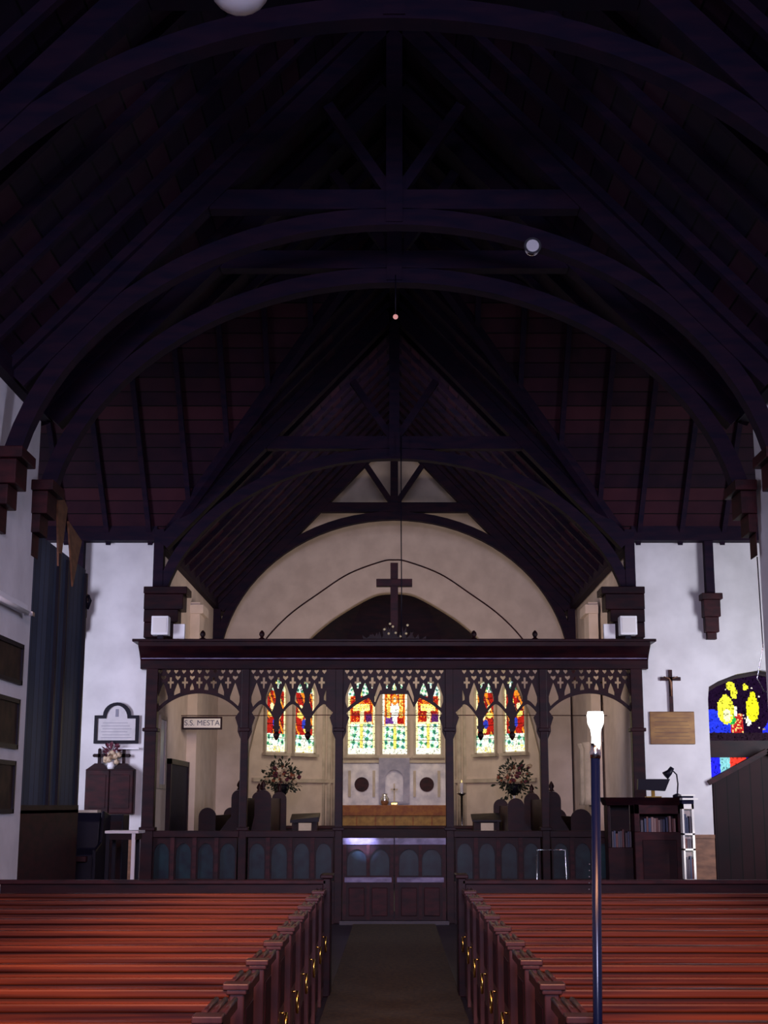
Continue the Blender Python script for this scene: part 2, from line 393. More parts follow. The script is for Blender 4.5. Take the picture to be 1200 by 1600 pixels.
# ------------------------------------------------------------------ roof trusses
def truss(Y, label, za, dep=.20, wide=0, king=True):
    t = thing('roof_truss', label, 'truss', (0, Y, 0), 0, 'arched timber roof trusses')
    zc = za+.22
    for s in (-1, 1):
        n = Vector((-s*SL, 0, -1)).normalized()*.16
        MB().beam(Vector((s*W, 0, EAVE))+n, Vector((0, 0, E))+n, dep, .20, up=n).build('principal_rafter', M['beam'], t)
        a, b_, z0 = 3.36, za-4.10, 4.10
        th = [math.radians(12+(90-12)*i/18) for i in range(19)]
        pin = [(s*a*math.cos(q), z0+b_*math.sin(q)) for q in th]
        pou = [(s*(a+.15)*math.cos(q), z0+(b_+.16)*math.sin(q)) for q in th]
        MB().arc_band(pin, pou, -dep*.4, dep*.4).build('arched_brace', M['beam'], t)
        if king:
            MB().beam((s*.05, 0, zc+.12), (s*.62, 0, zc+.98), .10, .12).build('strut', M['beam'], t)
        # corbel: stepped block under the brace foot
        m = MB()
        for (o0, z0_, z1_, hy) in ((.30+wide, 4.56, 4.66, .24), (.24+wide, 4.34, 4.56, .19), (.17+wide, 4.16, 4.34, .16), (.10+wide, 3.94, 4.16, .12)):
            m.box(*sorted((s*(W+(.10 if wide > .1 else 0)), s*(W-o0))), -hy, hy, z0_, z1_)
        m.build('corbel', M['mahog'] if wide < .1 else M['dark'], t, .008)
        if wide >= 0: MB().box(*sorted((s*W, s*(W-.14))), -.09, .09, 4.64, EAVE+.1).build('wall_post', M['beam'], t)
    hw = (E-.33-zc)/SL
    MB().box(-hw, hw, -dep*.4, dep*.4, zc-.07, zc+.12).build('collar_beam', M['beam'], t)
    if king:
        MB().box(-.075, .075, -dep*.5, dep*.5, zc-.20, E-.2).build('king_post', M['beam'], t)
    return t
truss(8.7, 'dark timber roof truss nearest overhead, only its upper arch in view', 6.8)
truss(12.1, 'dark arched roof truss over the front pews, on corbels of the side walls', 6.78, wide=-.05)
truss(13.4, 'dark arched roof truss at the near edge of the crossing', 6.72, wide=-.09)
truss(20.15, 'dark arched roof truss directly above the carved screen', 6.58, wide=.22)
truss(27.0, 'timber truss with king post and struts against the plaster gable over the sanctuary arch', 7.06)
# posts and corbels on the transept east walls
for s, lab in ((-1, 'dark timber post on a stepped corbel, left transept east wall behind organ case'), (1, 'dark timber post on a stepped corbel, white wall right of the screen')):
    t = thing('wall_post', lab, 'post', (s*4.62, YE, 0))
    MB().box(-.06, .06, -.16, 0, 4.62, 6.4).build('post', M['beam'], t)
    m = MB()
    for hw, z0, z1, o in ((.15, 4.53, 4.62, .24), (.12, 4.28, 4.53, .20), (.10, 4.06, 4.28, .15), (.07, 3.96, 4.06, .10)):
        m.box(-hw, hw, -o, 0, z0, z1)
    m.build('corbel', M['mahog'], t, .008)
# pilasters of the chancel
for s, nm in ((-1, 'left'), (1, 'right')):
    x0, x1 = sorted((s*W, s*(W-.16)))
    struct(MB().box(x0, x1, 23.9, 24.5, .15, 5.0).box(*sorted((s*W, s*(W-.22))), 23.85, 24.55, 4.8, 4.95).build('trim_pilaster_'+nm, M['plaster_warm']))

# ------------------------------------------------------------------ stained glass
def pane(name, parent, mtx, w, h, painter, pointed=True, cell=.022):
    nx = max(4, int(w/cell)); nz = max(6, int(h/cell)); bm = bmesh.new(); lay = bm.loops.layers.float_color.new('glass')
    rnd = random.Random(41+nz*7+int(w*1000)); g = []
    for j in range(nz+1):
        row = []
        for i in range(nx+1):
            u = i/nx; v = j/nz
            ju = 0 if i in (0, nx) else rnd.uniform(-.3, .3)/nx; jv = 0 if j in (0, nz) else rnd.uniform(-.3, .3)/nz
            u += ju; v += jv
            if pointed:      # squeeze the top into a pointed head
                k = max(0, (v-.84)/.16); half = math.sqrt(max(0, 1-k**1.6)) if k < 1 else 0
                uu = .5+(u-.5)*max(half, .02)
            else: uu = u
            row.append(bm.verts.new(mtx @ Vector(((uu-.5)*w, 0, v*h))))
        g.append(row)
    for j in range(nz):
        for i in range(nx):
            f = bm.faces.new([g[j][i], g[j][i+1], g[j+1][i+1], g[j+1][i]])
            c = painter(((i+.5)/nx-.5)*2, (j+.5)/nz, rnd)
            if rnd.random() < .10: c = tuple(q*.35 for q in c)
            k = rnd.uniform(.75, 1.2)
            for l in f.loops: l[lay] = (c[0]*k, c[1]*k, c[2]*k, 1)
    me = bpy.data.meshes.new(name); bm.to_mesh(me); bm.free(); me.materials.append(M['glass'])
    o = bpy.data.objects.new(name, me); COL.objects.link(o); o.parent = parent; return o
WH = (1.0, 1.0, .80); GR = (.06, .32, .12); LG = (.55, .95, .55); YE_ = (1.0, .80, .16); RD = (.42, .015, .01); OR = (.95, .26, .02); BL = (.03, .05, .45); DK = (.02, .01, .03); CR = (1.0, .88, .45)
def foliage(u, v, r):
    a = math.sin(u*8+v*17)*math.cos(v*23-u*5)
    if abs(u) < .09: return YE_
    c = r.random()
    if a > .35: return GR if c < .7 else (.03, .12, .14)
    if a > -.1: return LG if c < .6 else (.5, .8, .9)
    return WH
def centre(u, v, r):
    if v < .07: return WH
    if v < .385:
        return CR if abs(u) > .86 else foliage(u, v*1.6, r)
    if v > .86: return foliage(u*1.5, v*2.3, r)
    if abs(u) > .86: return WH
    if abs(u) > .72: return OR
    if v < .42 or v > .84: return CR
    h = math.hypot(u, (v-.76)*4.2)
    if h < .16: return (1, .8, .45)
    if h < .32: return OR
    if abs(u) < .16+.22*max(0, 1-abs(v-.62)*6): return (1, 1, .85)
    if .34 < abs(u) < .66 and v > .5: return YE_ if r.random() < .5 else OR
    if u < 0 and v < .52: return (.15, .04, .25)
    return RD
def flank(u, v, r):
    if v < .08: return WH
    if v < .42: return CR if abs(u) > .86 else foliage(u, v*1.6+.3, r)
    if v > .80: return foliage(u*1.5, v*2.6, r)
    if abs(u) > .86: return CR
    if abs(u) > .80: return OR
    if v < .44: return CR
    if .60 < v < .70 and abs(u) < .62-.3*abs(v-.65): return YE_ if r.random() < .7 else CR
    if abs(u-.05) < .13 and v < .62: return CR
    if .70 < v < .76 and abs(u+.15) < .35: return OR if r.random() < .6 else RD
    if u > .3 and v < .55: return (.10, .02, .12)
    return RD if r.random() < .8 else OR
def saint(seed, warm):
    def f(u, v, r):
        if v < .08: return WH if r.random() < .8 else YE_
        if v < .25: return WH if abs(u) < .25 else foliage(u, v*1.5+seed, r)
        if abs(u) > .88: return CR if u*warm > 0 else DK
        if v > .84: return foliage(u, v*2+seed, r) if r.random() < .7 else DK
        for (a, b, ru, rv, c) in (((-.35), .62, .2, .05, CR), (.35, .70, .22, .045, YE_), (.2, .60, .16, .05, CR), (-.1, .80, .16, .06, OR),
                                  (-.4, .52, .35, .04, YE_), (.3, .50, .25, .05, CR), (0, .40, .25, .07, BL), (-.45, .38, .3, .10, RD), (.1+.2*seed, .32, .3, .05, YE_)):
            if ((u*warm-a)/ru)**2+((v-b)/rv)**2 < 1: return c
        q = math.sin(u*7+seed*5+v*19)
        return RD if q > .0 else (OR if q < -.75 else (DK if q < -.3 else (.30, .03, .01)))
    return f
def window(n, p, q, lights, z0, z1, painters):
    """lights: list of (t0,t1) along wall from p to q"""
    P = Vector((*p, 0)); Q = Vector((*q, 0)); d = (Q-P); ln = d.length; d.normalize()
    root = bpy.data.objects.new('window_%d' % n, None); COL.objects.link(root); root['kind'] = 'structure'
    nrm = Vector((d.y, -d.x, 0))
    for (t0, t1), pt in zip(lights, painters):
        c = P+d*ln*(t0+t1)/2+nrm*.02; wd = ln*(t1-t0)
        R = Matrix((( d.x, -nrm.x, 0, c.x), (d.y, -nrm.y, 0, c.y), (0, 0, 1, z0), (0, 0, 0, 1)))
        pane('pane', root, R, wd, z1-z0, pt)
        hw = wd/2+.005
        def prof(g):
            L = [(-hw-g, -g), (-hw-g, (z1-z0)*.84)]
            for k in range(1, 9):
                kk = k/8; L.append((-(hw+g)*math.sqrt(max(0, 1-kk**1.6)), (z1-z0)*(.84+.16*kk)+g*kk))
            return L+[(-x, z) for x, z in L[-2::-1]]
        m = MB(); m.arc_band(prof(0), prof(.045), -.05, .0)
        m.box(-hw-.08, hw+.08, -.10, 0, -.09, -.03)
        m.b.transform(R); m.build('window_frame', M['stone'], root)
        m = MB()
        for j in range(1, 5): m.box(-hw*.97, hw*.97, -.012, -.004, (z1-z0)*j*.19-.006, (z1-z0)*j*.19+.006)
        m.b.transform(R); m.build('saddle_bar', M['black'], root)
    return root
window(1, (-AB, AY1), (AB, AY1), [(.085, .325), (.395, .615), (.695, .915)], 2.72, 4.32, [flank, centre, flank])
window(2, (-AX, AY0), (-AB, AY1), [(.17, .38), (.48, .70)], 2.72, 4.25, [saint(.1, 1), saint(.7, 1)])
window(3, (AB, AY1), (AX, AY0), [(.32, .53), (.64, .86)], 2.72, 4.25, [saint(.4, -1), saint(1.3, -1)])
# transept window inside the right arched recess
def rosy(u, v, r):
    x, z = RXC+u*(REC_X1-REC_X0)/2, 2.0+v*1.55
    px = 616+x*106.2; py = 800-F*math.tan(PITCH*-1+math.atan((z-1.6)/(YE+.38)))
    if px > 1232: px = 2464-px
    def el(cx, cy, rx, ry): return ((px-cx)/rx)**2+((py-cy)/ry)**2 < 1
    if 1148 < py < 1180: return (.02, .01, .02)
    if el(1134, 1114, 13, 21) or el(1134, 1096, 5, 6): return (1, 1, .55) if el(1136, 1122, 6, 10) else (1, .95, .06)
    if el(1176, 1112, 10, 20) or el(1177, 1092, 5, 6): return (1, .93, .02)
    if el(1143, 1078, 7, 6) or el(1148, 1088, 5, 9) or el(1166, 1080, 4, 5): return (1, .93, .05)
    if el(1149, 1116, 3, 8) or el(1169, 1130, 4, 8): return (1, 1, .85)
    if el(1143, 1128, 6, 8): return (.02, .45, .08)
    if py > 1180: return (.9, .05, .03) if 1137 < px < 1162 else ((.25, .65, .7) if (1122 < px < 1136 or 1177 < px < 1186) else (.02, .02, .85))
    if py > 1120 and 1140 < px < 1160: return (.5, .02, .02) if r.random() < .8 else (1, .6, .2)
    if py > 1112+.25*abs(px-1110) and (px < 1140): return (.02, .04, .75)
    if px > 1176 and py > 1168-(px-1176)*1.6: return (.02, .03, .75) if r.random() < .97 else (1, .8, .4)
    if r.random() < .005: return (.9, .8, .7)
    return (.012, .004, .02)
root = bpy.data.objects.new('window_4', None); COL.objects.link(root); root['kind'] = 'structure'
R = Matrix.Translation((RXC, YE+.38, 2.0))
pane('pane', root, R, REC_X1-REC_X0, 1.62, rosy, False, .02)
rc = recess(1); rin = [(RXC+(x-RXC)*.93, z*.985) for x, z in rc]
MB().arc_band(rin, rc, YE+.30, YE+.40).box(REC_X0, REC_X1, YE+.24, YE+.37, 2.28, 2.52).build('window_frame', M['dark'], root)
# timber porch with gabled top in the recess
t = thing('timber_lobby', 'dark plank doorway with a gabled top under the blue stained window', 'doorway', (0, YE, 0))
m = MB(); m.prism([(REC_X0+.03, 0), (REC_X1-.03, 0), (REC_X1-.03, 1.93), (RXC, 2.36), (REC_X0+.03, 1.93)], 'y', .05, .12); m.build('plank_panel', boards('door_planks', (.008, .003, .005), (.026, .006, .008), 0, .17), t)
for s in (-1, 1): MB().beam((RXC, .0, 2.36), (RXC+s*.86, .0, 1.91), .07, .14, up=(0, 1, 0)).build('gable_board', M['mahog'], t)

# ================================================================== THE SCREEN
YS = 20.2
def SX(px, py=1100): return at(px, py, YS)[0]
def SZ(py): return zy(py, YS)
scr = thing('chancel_screen', 'carved dark wooden screen with pierced tracery spanning the chancel opening', 'screen', (0, YS, 0))
PX = [-3.45, -2.12, -.78, .78, 2.12, 3.45]
TOP = SZ(1040)
m = MB().prism([(-.10, 3.50), (-.12, 3.62), (-.20, 3.70), (-.34, 3.80), (-.34, 3.87), (.20, 3.87), (.20, 3.80), (.12, 3.70), (.08, 3.50)], 'x', -3.62, 3.62)
m.build('cornice', M['dark'], scr, .006)
MB().box(-3.70, 3.70, -.38, .24, 3.86, 3.90).build('cornice_cap', M['dark'], scr, .008)
MB().tube([(-3.60, -.13, 3.66), (3.60, -.13, 3.66)], .025, 8).build('moulding', M['pale_sheen'], scr)  # pale colour puts the highlight line into the moulding
for i, x in enumerate(PX):
    hw = .085 if i in (0, 5) else .055
    m = MB().box(x-hw, x+hw, -hw, hw, 0, 3.52)
    for z in (1.25, 2.62): m.box(x-hw-.025, x+hw+.025, -hw-.025, hw+.025, z, z+.05)
    m.build('post', M['dark'], scr, .008)
def archA(x): return 3.16-(.78-math.sqrt(max(.0, .78**2-x*x)))
def archB(x, W3=.44):
    k = ((x+1.32) % W3)/W3-.5  # lobes
    return 2.72+.28*(1-(abs(k)*2)**1.7)
def bay(x0, x1, fn):
    n = 90; xs = [x0+(x1-x0)*i/n for i in range(n+1)]; c = (x0+x1)/2
    low = [(x, fn(x-c)) for x in xs]
    out = [(x0, 3.54), (x1, 3.54)]+low[::-1]
    holes = []
    cnt = round((x1-x0)/.112); p = (x1-x0)/cnt
    for i in range(cnt):      # small drops, upper row
        x = x0+p*(i+.5)
        holes.append([(x-.028, 3.50), (x-.032, 3.475), (x, 3.435), (x+.032, 3.475), (x+.028, 3.50), (x, 3.490)])
    c2 = max(2, round((x1-x0)/.22)); p2 = (x1-x0)/c2
    def rib(x): return fn(x-c)+.055
    for i in range(c2):
        x = x0+p2*(i+.5)
        if rib(x) < 3.34: holes.append([(x-.035, 3.415), (x-.038, 3.385), (x, 3.345), (x+.038, 3.385), (x+.035, 3.415), (x, 3.402)])
        # lancet clipped by the arch band
        up, lo = [], []
        for k in range(15):
            a = -1+2*k/14; xx = x+a*p2*.34
            zt = 3.315-.20*abs(a)**1.15; zb = 3.04-.20*(1-abs(a))
            zb = max(zb, rib(xx))
            if zt-zb > .025: up.append((xx, zt)); lo.append((xx, zb))
        if len(up) > 3: holes.append(up+lo[::-1])
    for i in range(c2+1):
        x = x0+p2*i
        if i in (0, c2): continue
        a, b, z = .017, .045, 3.315
        if rib(x) < 3.24:
            holes.append([(x-a, z+.075), (x+a, z+.075), (x+a, z+a), (x+b, z+a), (x+b, z-a), (x+a, z-a), (x+a*.6, z-.085), (x-a*.6, z-.085), (x-a, z-a), (x-b, z-a), (x-b, z+a), (x-a, z+a)])
    return fill2d('tracery_panel', out, holes, .05, M['dark'], 0, scr)
G = .05
bay(PX[0]+G, PX[1]-G, archA); bay(PX[4]+G, PX[5]-G, archA)
def lob(x):
    hw = (PX[2]-PX[1])/2; W3 = 2*hw/3; k = ((x+hw) % W3)/W3-.5
    return 2.74+.27*(1-(abs(k)*2)**1.5)
bay(PX[1]+G, PX[2]-G, lob); bay(PX[3]+G, PX[4]-G, lob)
def cen(x):
    z = 3.17-(.95-math.sqrt(max(0, .95**2-x*x)))
    d = abs(abs(x)-.28); z -= max(0, .19-d*2.4)*.9
    return min(3.15, z)
bay(PX[2]+G, PX[3]-G, cen)
for b0, b1 in ((PX[1], PX[2]), (PX[3], PX[4])):
    for k in (1, 2):
        x = b0+(b1-b0)*k/3
        MB().box(x-.035, x+.035, -.035, .035, 2.62, 2.86).box(x-.05, x+.05, -.05, .05, 2.66, 2.70).lathe([(.01, 2.50), (.04, 2.55), (.045, 2.58), (.02, 2.63)], (x, 0, 0), 8).build('pendant', M['dark'], scr)
for x in PX[1:5]:       # carved brackets beside each post
    for s in (-1, 1):
        pr = [(x+s*.05, 2.50), (x+s*.10, 2.62), (x+s*.10, 2.70), (x+s*.14, 2.82), (x+s*.05, 2.95)]
        MB().prism(pr, 'y', -.03, .03).build('bracket', M['dark'], scr)
for s in (-1, 1): MB().prism([(s*.84, 2.86), (s*.97, 2.98), (s*.97, 3.52), (s*.84, 3.52)], 'y', -.05, .02).build('spandrel_board', M['dark'], scr)
# dado: rail, sill, muntins, pierced panels
def dado(x0, x1, n):
    MB().box(x0, x1, -.07, .07, 1.16, 1.25).build('dado_rail', M['dark'], scr, .006)
    MB().box(x0, x1, -.05, .05, 0, .52).box(x0, x1, -.07, .07, 0, .16).box(x0, x1, -.065, .065, .50, .56).build('dado_base', M['dark'], scr)
    p = (x1-x0)/n
    for i in range(1, n): MB().box(x0+p*i-.028, x0+p*i+.028, -.045, .045, .54, 1.17).build('muntin', M['mahog'], scr)
    for i in range(n):
        a, b = x0+p*i+.028, x0+p*(i+1)-.028; c = (a+b)/2; hw = (b-a)/2
        head = [(c+(hw-.02)*math.sin(q), .92+.16*math.cos(q)) for q in [(-90+15*k)*PI/180 for k in range(13)]]
        hole = [(a+.02, .60)]+head+[(b-.02, .60)]
        pp = fill2d('arched_panel', [(a, .54), (b, .54), (b, 1.17), (a, 1.17)], [hole], .03, M['dark'], 0, scr)
        MB().box(a, b, .02, .035, .54, 1.17).build('panel_back', M['tealwood'], pp)
for i in (0, 1, 3, 4): dado(PX[i]+.05, PX[i+1]-.05, 4)
def gate(x0, x1):
    root = fill2d('gate_leaf', [(x0, .04), (x1, .04), (x1, 1.14), (x0, 1.14)], [], .05, M['dark'], -.02, scr) if False else None
    p = (x1-x0-.08)/2; holes = []
    for i in (0, 1):
        a = x0+.04+p*i+.025; b = a+p-.05; c = (a+b)/2; hw = (b-a)/2
        hd = [(c+hw*math.sin(q), .84+.16*math.cos(q)) for q in [(-90+15*k)*PI/180 for k in range(13)]]
        holes.append([(a, .64)]+hd+[(b, .64)])
    g = fill2d('gate_leaf', [(x0, .03), (x1, .03), (x1, 1.13), (x0, 1.13)], holes, .045, M['dark'], -.02, scr)
    MB().box(x0, x1, -.06, .02, 1.06, 1.15).build('top_rail', M['pale_sheen'], g, .006)
    MB().box(x0+.03, x1-.03, .005, .015, .62, 1.05).build('panel_back', M['tealwood'], g)
    MB().box(x0+.03, x1-.03, -.06, .0, .55, .62).build('mid_rail', M['pale_sheen'], g, .006)
    for i in (0, 1):
        a = x0+.04+p*i+.05; b = a+p-.10
        MB().box(a, b, -.055, -.03, .10, .48).build('lower_panel', M['mahog'], g, .01)
    for xx in (x0+.03, (x0+x1)/2, x1-.03): MB().box(xx-.022, xx+.022, -.055, 0, .05, 1.1).build('stile', M['mahog'], g)
gate(-.72, -.005); gate(.005, .72)
struct(MB().box(-.75, .75, 19.95, 20.12, 0, .05).build('trim_gate_step', M['floor']))
for px in (318, 410, 835, 740):
    x = SX(px, 1005); 
    MB().lathe([(.05, 0), (.05, .03), (.02, .05), (.04, .09), (.035, .12), (.01, .15)], (x, -.1, 3.90), 10).build('finial', M['dark'], scr)
# cross on the screen
t = thing('rood_cross', 'plain dark wooden cross standing on top of the screen', 'cross', (at(616, 900, 20.2)[0], 20.2, 3.90))
MB().box(-.055, .055, -.05, .05, .0, zy(880, 20.2)-3.90).build('upright', M['mahog'], t, .006)
zc = zy(911, 20.2)-3.90
MB().box(-.26, .26, -.055, .055, zc-.055, zc+.055).build('crossbar', M['mahog'], t, .006)
fol = thing('gilded_foliage', 'low carved foliage crest with gold glints at the foot of the cross', 'carving', (0, 20.16, 3.90))
m = MB()
for i in range(26):
    x = random.uniform(-.42, .42); h = .06+.20*(1-abs(x)/.45)*random.uniform(.5, 1)
    m.prism([(x-.05, 0), (x+.05, 0), (x+.08*random.uniform(-1, 1), h)], 'y', -.06+random.uniform(-.04, .04), .03)
m.build('leaves', M['dark'], fol)
m = MB()
for x, z in ((-.14, .16), (-.02, .20), (-.08, .10), (.02, .11), (.19, .22), (.09, .06), (.17, .10), (-.06, .24)): m.ball((x, -.11, z), .020, 1)
m.build('glint_beads', plain('glint_gilt', (.95, .80, .45), .3, .2), fol)  # glints put in as small bright balls
for s, lab in ((-1, 'white loudspeaker box on the left end of the screen top'), (1, 'white loudspeaker box on the right end of the screen top')):
    t = thing('loudspeaker', lab, 'speaker', (s*3.31, 19.88, 3.902), 0, 'white loudspeakers')
    MB().box(-.12, .12, -.1, .1, .05, .32).build('cabinet', M['white'], t, .012)
    MB().box(-.095, .095, -.106, -.1, .08, .29).build('grille', M['paper'], t)
    MB().box(-.04, .04, -.04, .04, 0, .05).build('mount', M['black'], t)
    MB().box(.17 if s < 0 else -.33, .33 if s < 0 else -.17, .05, .13, .0, .22).build('junction_box', M['white'], t)
tag(MB().tube([(.10, 20.0, 6.9), (.10, 20.0, 5.5), (.105, 20.0, 4.6), (.10, 20.05, 3.92)], .009, 6).build('hanging_cable', M['black']), 'thin black cable hanging beside the cross', 'cable')

# ================================================================== SANCTUARY AND CHANCEL
t = thing('altar', 'altar with gold and red frontal before the marble panels', 'altar', (0, 31.0, .62))
at0 = zy(1258, 31.0)-.62
MB().box(-1.22, 1.22, -.35, .35, 0, at0-.05).build('frontal', M['gold'], t)
MB().box(-1.26, 1.26, -.38, .38, at0-.22, at0).build('superfrontal', M['redcloth'], t, .01)
for x in (-.8, -.4, 0, .4, .8): MB().box(x-.012, x+.012, -.362, -.35, .0, at0-.24).build('orphrey', M['redcloth'], t)
t = thing('reredos', 'pale marble reredos with a central arched niche under the three windows', 'reredos', (0, 31.75, .62))
zr0, zr1 = zy(1256, 31.7)-.62, zy(1188, 31.7)-.62
MB().box(-1.24, 1.24, .0, .22, 0, zr1-.06).build('marble_slab', M['marble'], t)
MB().box(-1.24, 1.24, -.05, .22, zr1-.06, zr1).build('cornice', M['stone'], t, .01)
nh = [(.20*math.sin(q), zr0+.52+.22*math.cos(q)) for q in [(-90+15*k)*PI/180 for k in range(13)]]
fill2d('niche_surround', [(-.34, zr0), (-.34, zr1+.05), (.34, zr1+.05), (.34, zr0)], [[(-.20, zr0+.05)]+nh+[(.20, zr0+.05)]], .08, mixed('grey_marble', (.18, .17, .24), (.30, .28, .36), (5, 5, 5), .4), -.05, t)
for s in (-1, 1):
    m = MB().lathe([(.16, 0), (.16, .02)], (0, 0, 0), 20); m.b.transform(Matrix.Translation((s*.72, -.005, zr0+.42)) @ Matrix.Rotation(PI/2, 4, 'X')); m.build('roundel', M['mahog'], t)
    for x in (.45, .99):
        MB().box(s*x-.03, s*x+.03, -.03, 0, zr0+.15, zr0+.72).build('carved_shaft', M['stone'], t)
t = thing('altar_cross', 'slim pale cross standing at the middle of the altar', 'cross', (.0, 31.25, .62+at0))
MB().box(-.016, .016, -.012, .012, .05, .46).build('upright', M['stone'], t)
MB().box(-.08, .08, -.012, .012, .32, .35).build('crossbar', M['stone'], t)
MB().box(-.07, .07, -.05, .05, 0, .05).build('base', M['brass'], t, .01)
t = thing('altar_vase', 'small silvery vase left of the altar cross', 'vase', (at(601, 1240, 31.2)[0], 31.2, .62+at0))
MB().lathe([(.05, 0), (.09, .06), (.10, .14), (.05, .20), (.06, .24)], (0, 0, 0), 14).build('body', M['steel'], t)
def flowers(px, py, base_py, Y, lab, fz):
    x, z = at(px, py, Y)
    t = thing('flower_stand', lab, 'flowers', (x, Y, fz), 0, 'flower arrangements in dark bowls')
    zb = zy(base_py, Y)-fz; zf = z-fz
    MB().lathe([(.13, 0), (.13, .03), (.025, .06), (.02, zb*.5), (.03, zb*.52), (.018, zb*.6), (.018, zb)], (0, 0, 0), 12).build('stand', M['candle'], t)
    MB().lathe([(.03, zb), (.11, zb+.05), (.16, zb+.15), (.15, zb+.22), (.13, zb+.22)], (0, 0, 0), 16).build('bowl', M['black'], t)
    MB().leafblob((0, 0, zb+.34), .32, 330, .055).leafblob((.0, 0, zb+.30), .44, 60, .08).build('foliage', M['leaf'], t)
    for mat, n in (('petal_o', 14), ('petal_w', 14), ('petal_r', 14)):
        for i in range(n):
            m = MB(); a = random.uniform(0, 2*PI); r = random.uniform(.05, .30); m.ball((r*math.cos(a)*1.15, -abs(r*math.sin(a))*.6, zb+.38+random.uniform(-.13, .18)), random.uniform(.025, .05), 1)
            m.build('bloom', M[mat], t)
    return t
flowers(440, 1215, 1243, 27.6, 'flower arrangement in a dark bowl on a slender stand, left of the altar', .15)
flowers(803, 1215, 1243, 27.6, 'flower arrangement in a dark bowl on a slender stand, right of the altar', .15)
x, z = at(722, 1290, 28.6)
t = thing('candle_stand', 'tall pale candle stand between the gate post and right flower bowl', 'candle stand', (x, 28.6, .45))
h = zy(1240, 28.6)-.45
MB().lathe([(.12, 0), (.12, .03), (.03, .06), (.025, h-.05), (.10, h), (.10, h+.02)], (0, 0, 0), 12).build('stem', M['steel'], t)
MB().lathe([(.035, h+.02), (.035, h+.20), (.01, h+.21)], (0, 0, 0), 10).build('candle', M['candle'], t)
MB().lathe([(.002, h+.21), (.012, h+.235), (.002, h+.27)], (0, 0, 0), 8).build('flame', glow('flame', (1, .75, .3), 2.5), t)
tag(MB().box(-2.6, -1.3, 29.9, 30.0, 2.0, 2.03).build('sanctuary_shelf', M['stone']), 'tmp', 'shelf') if False else None
for s in (-1, 1):
    P = Vector((s*AX, AY0, 0)); Q = Vector((s*AB, AY1, 0)); m = MB().beam(P.lerp(Q, .04)+Vector((0, 0, 2.12)), P.lerp(Q, .96)+Vector((0, 0, 2.12)), .12, .08, up=(0, 0, 1)); struct(m.build('trim_string_course', M['stone']))
# clustered piers at the angles of the apse
for s in (-1, 1):
    m = MB()
    for dx, r in ((.0, .09), (.15, .06), (.27, .06)): m.tube([(s*(AB+.06+dx), AY1-.12-dx*.9, .62), (s*(AB+.06+dx), AY1-.12-dx*.9, 4.2)], r, 12)
    m.box(*sorted((s*(AB-.05), s*(AB+.42))), AY1-.46, AY1-.02, 4.2, 4.3)
    struct(m.build('trim_apse_shafts', M['stone']))

t = thing('communion_rail', 'dark communion rail with blue-green kneelers in front of the altar steps', 'rail', (0, 27.3, .15))
zr = zy(1290, 27.3)-.15
MB().box(-3.1, 3.1, -.05, .05, zr-.06, zr).build('rail', M['mahog'], t, .01)
MB().box(-3.1, 3.1, -.02, .02, .0, zr-.06).build('panelling', M['dark'], t)
for x in (-2.9, -1.9, -.85, .85, 1.9, 2.9): MB().box(x-.04, x+.04, -.045, .045, 0, zr-.05).build('post', M['dark'], t)
t = thing('kneeler', 'long blue-green kneeler at the foot of the communion rail', 'kneeler', (0, 26.9, .15))
MB().box(-2.6, 2.6, -.12, .12, 0, .18).build('cushion', M['tealwood'], t, .03)
MB().box(-2.6, 2.6, -.125, .125, .07, .09).build('piping', M['black'], t)
# choir stalls: rows along the chancel, end panels with round heads towards the nave
def stall(x, w, top, finial, y0, y1, lab, ext):
    t = thing('choir_stall', lab, 'choir stall', (x, y0, .15), 0, 'choir stalls behind the screen')
    z = top-.15; s = 1 if x > 0 else -1; h = w/2
    pr = [(-h, 0), (-h, z-h)]+[(-h*math.cos(a), z-h+h*math.sin(a)) for a in [k*PI/10 for k in range(1, 10)]]+[(h, z-h), (h, 0)]
    sl = [(s*h, 0), (s*(h+ext), 0), (s*(h+ext), z*.62), (s*(h+ext*.6), z*.68), (s*h, z*.76)]
    for yy in (0, y1-y0): 
        e = MB().prism(pr, 'y', yy, yy+.06).prism(sl, 'y', yy+.005, yy+.055).build('end_panel', M['dark'], t)
        if finial: MB().lathe([(.05, z), (.025, z+.03), (.045, z+.07), (.03, z+.11), (.006, z+.15)], (0, yy+.03, 0), 10).build('poppyhead', M['dark'], e)
    MB().box(-.03, .03, .06, y1-y0, .2, z-.12).build('backrest', M['dark'], t)
    MB().box(*sorted((0, s*(h+ext-.01))), .06, y1-y0, .40, .44).build('seat', M['dark'], t)
for px, w_, py, fi, Y, ext, lab in ((324, .26, 1262, False, 21.9, .20, 'low round-topped choir stall end near the dark doorway'),
                          (374, .24, 1234, True, 22.2, .18, 'tall choir stall end with finial directly beside the left screen post'),
                          (411, .26, 1234, True, 22.6, .05, 'tall choir stall end with finial, left of the flower bowl'),
                          (806, .26, 1247, False, 22.6, .20, 'choir stall end below the right flower bowl'),
                          (862, .28, 1236, True, 22.2, .14, 'tall choir stall end with finial beside the right screen post'),
                          (908, .32, 1264, False, 21.9, .20, 'low round-topped choir stall end just left of the tall pole')):
    x, z = at(px, py, Y); stall(x, w_, z, fi, Y, Y+3.2, lab, ext)
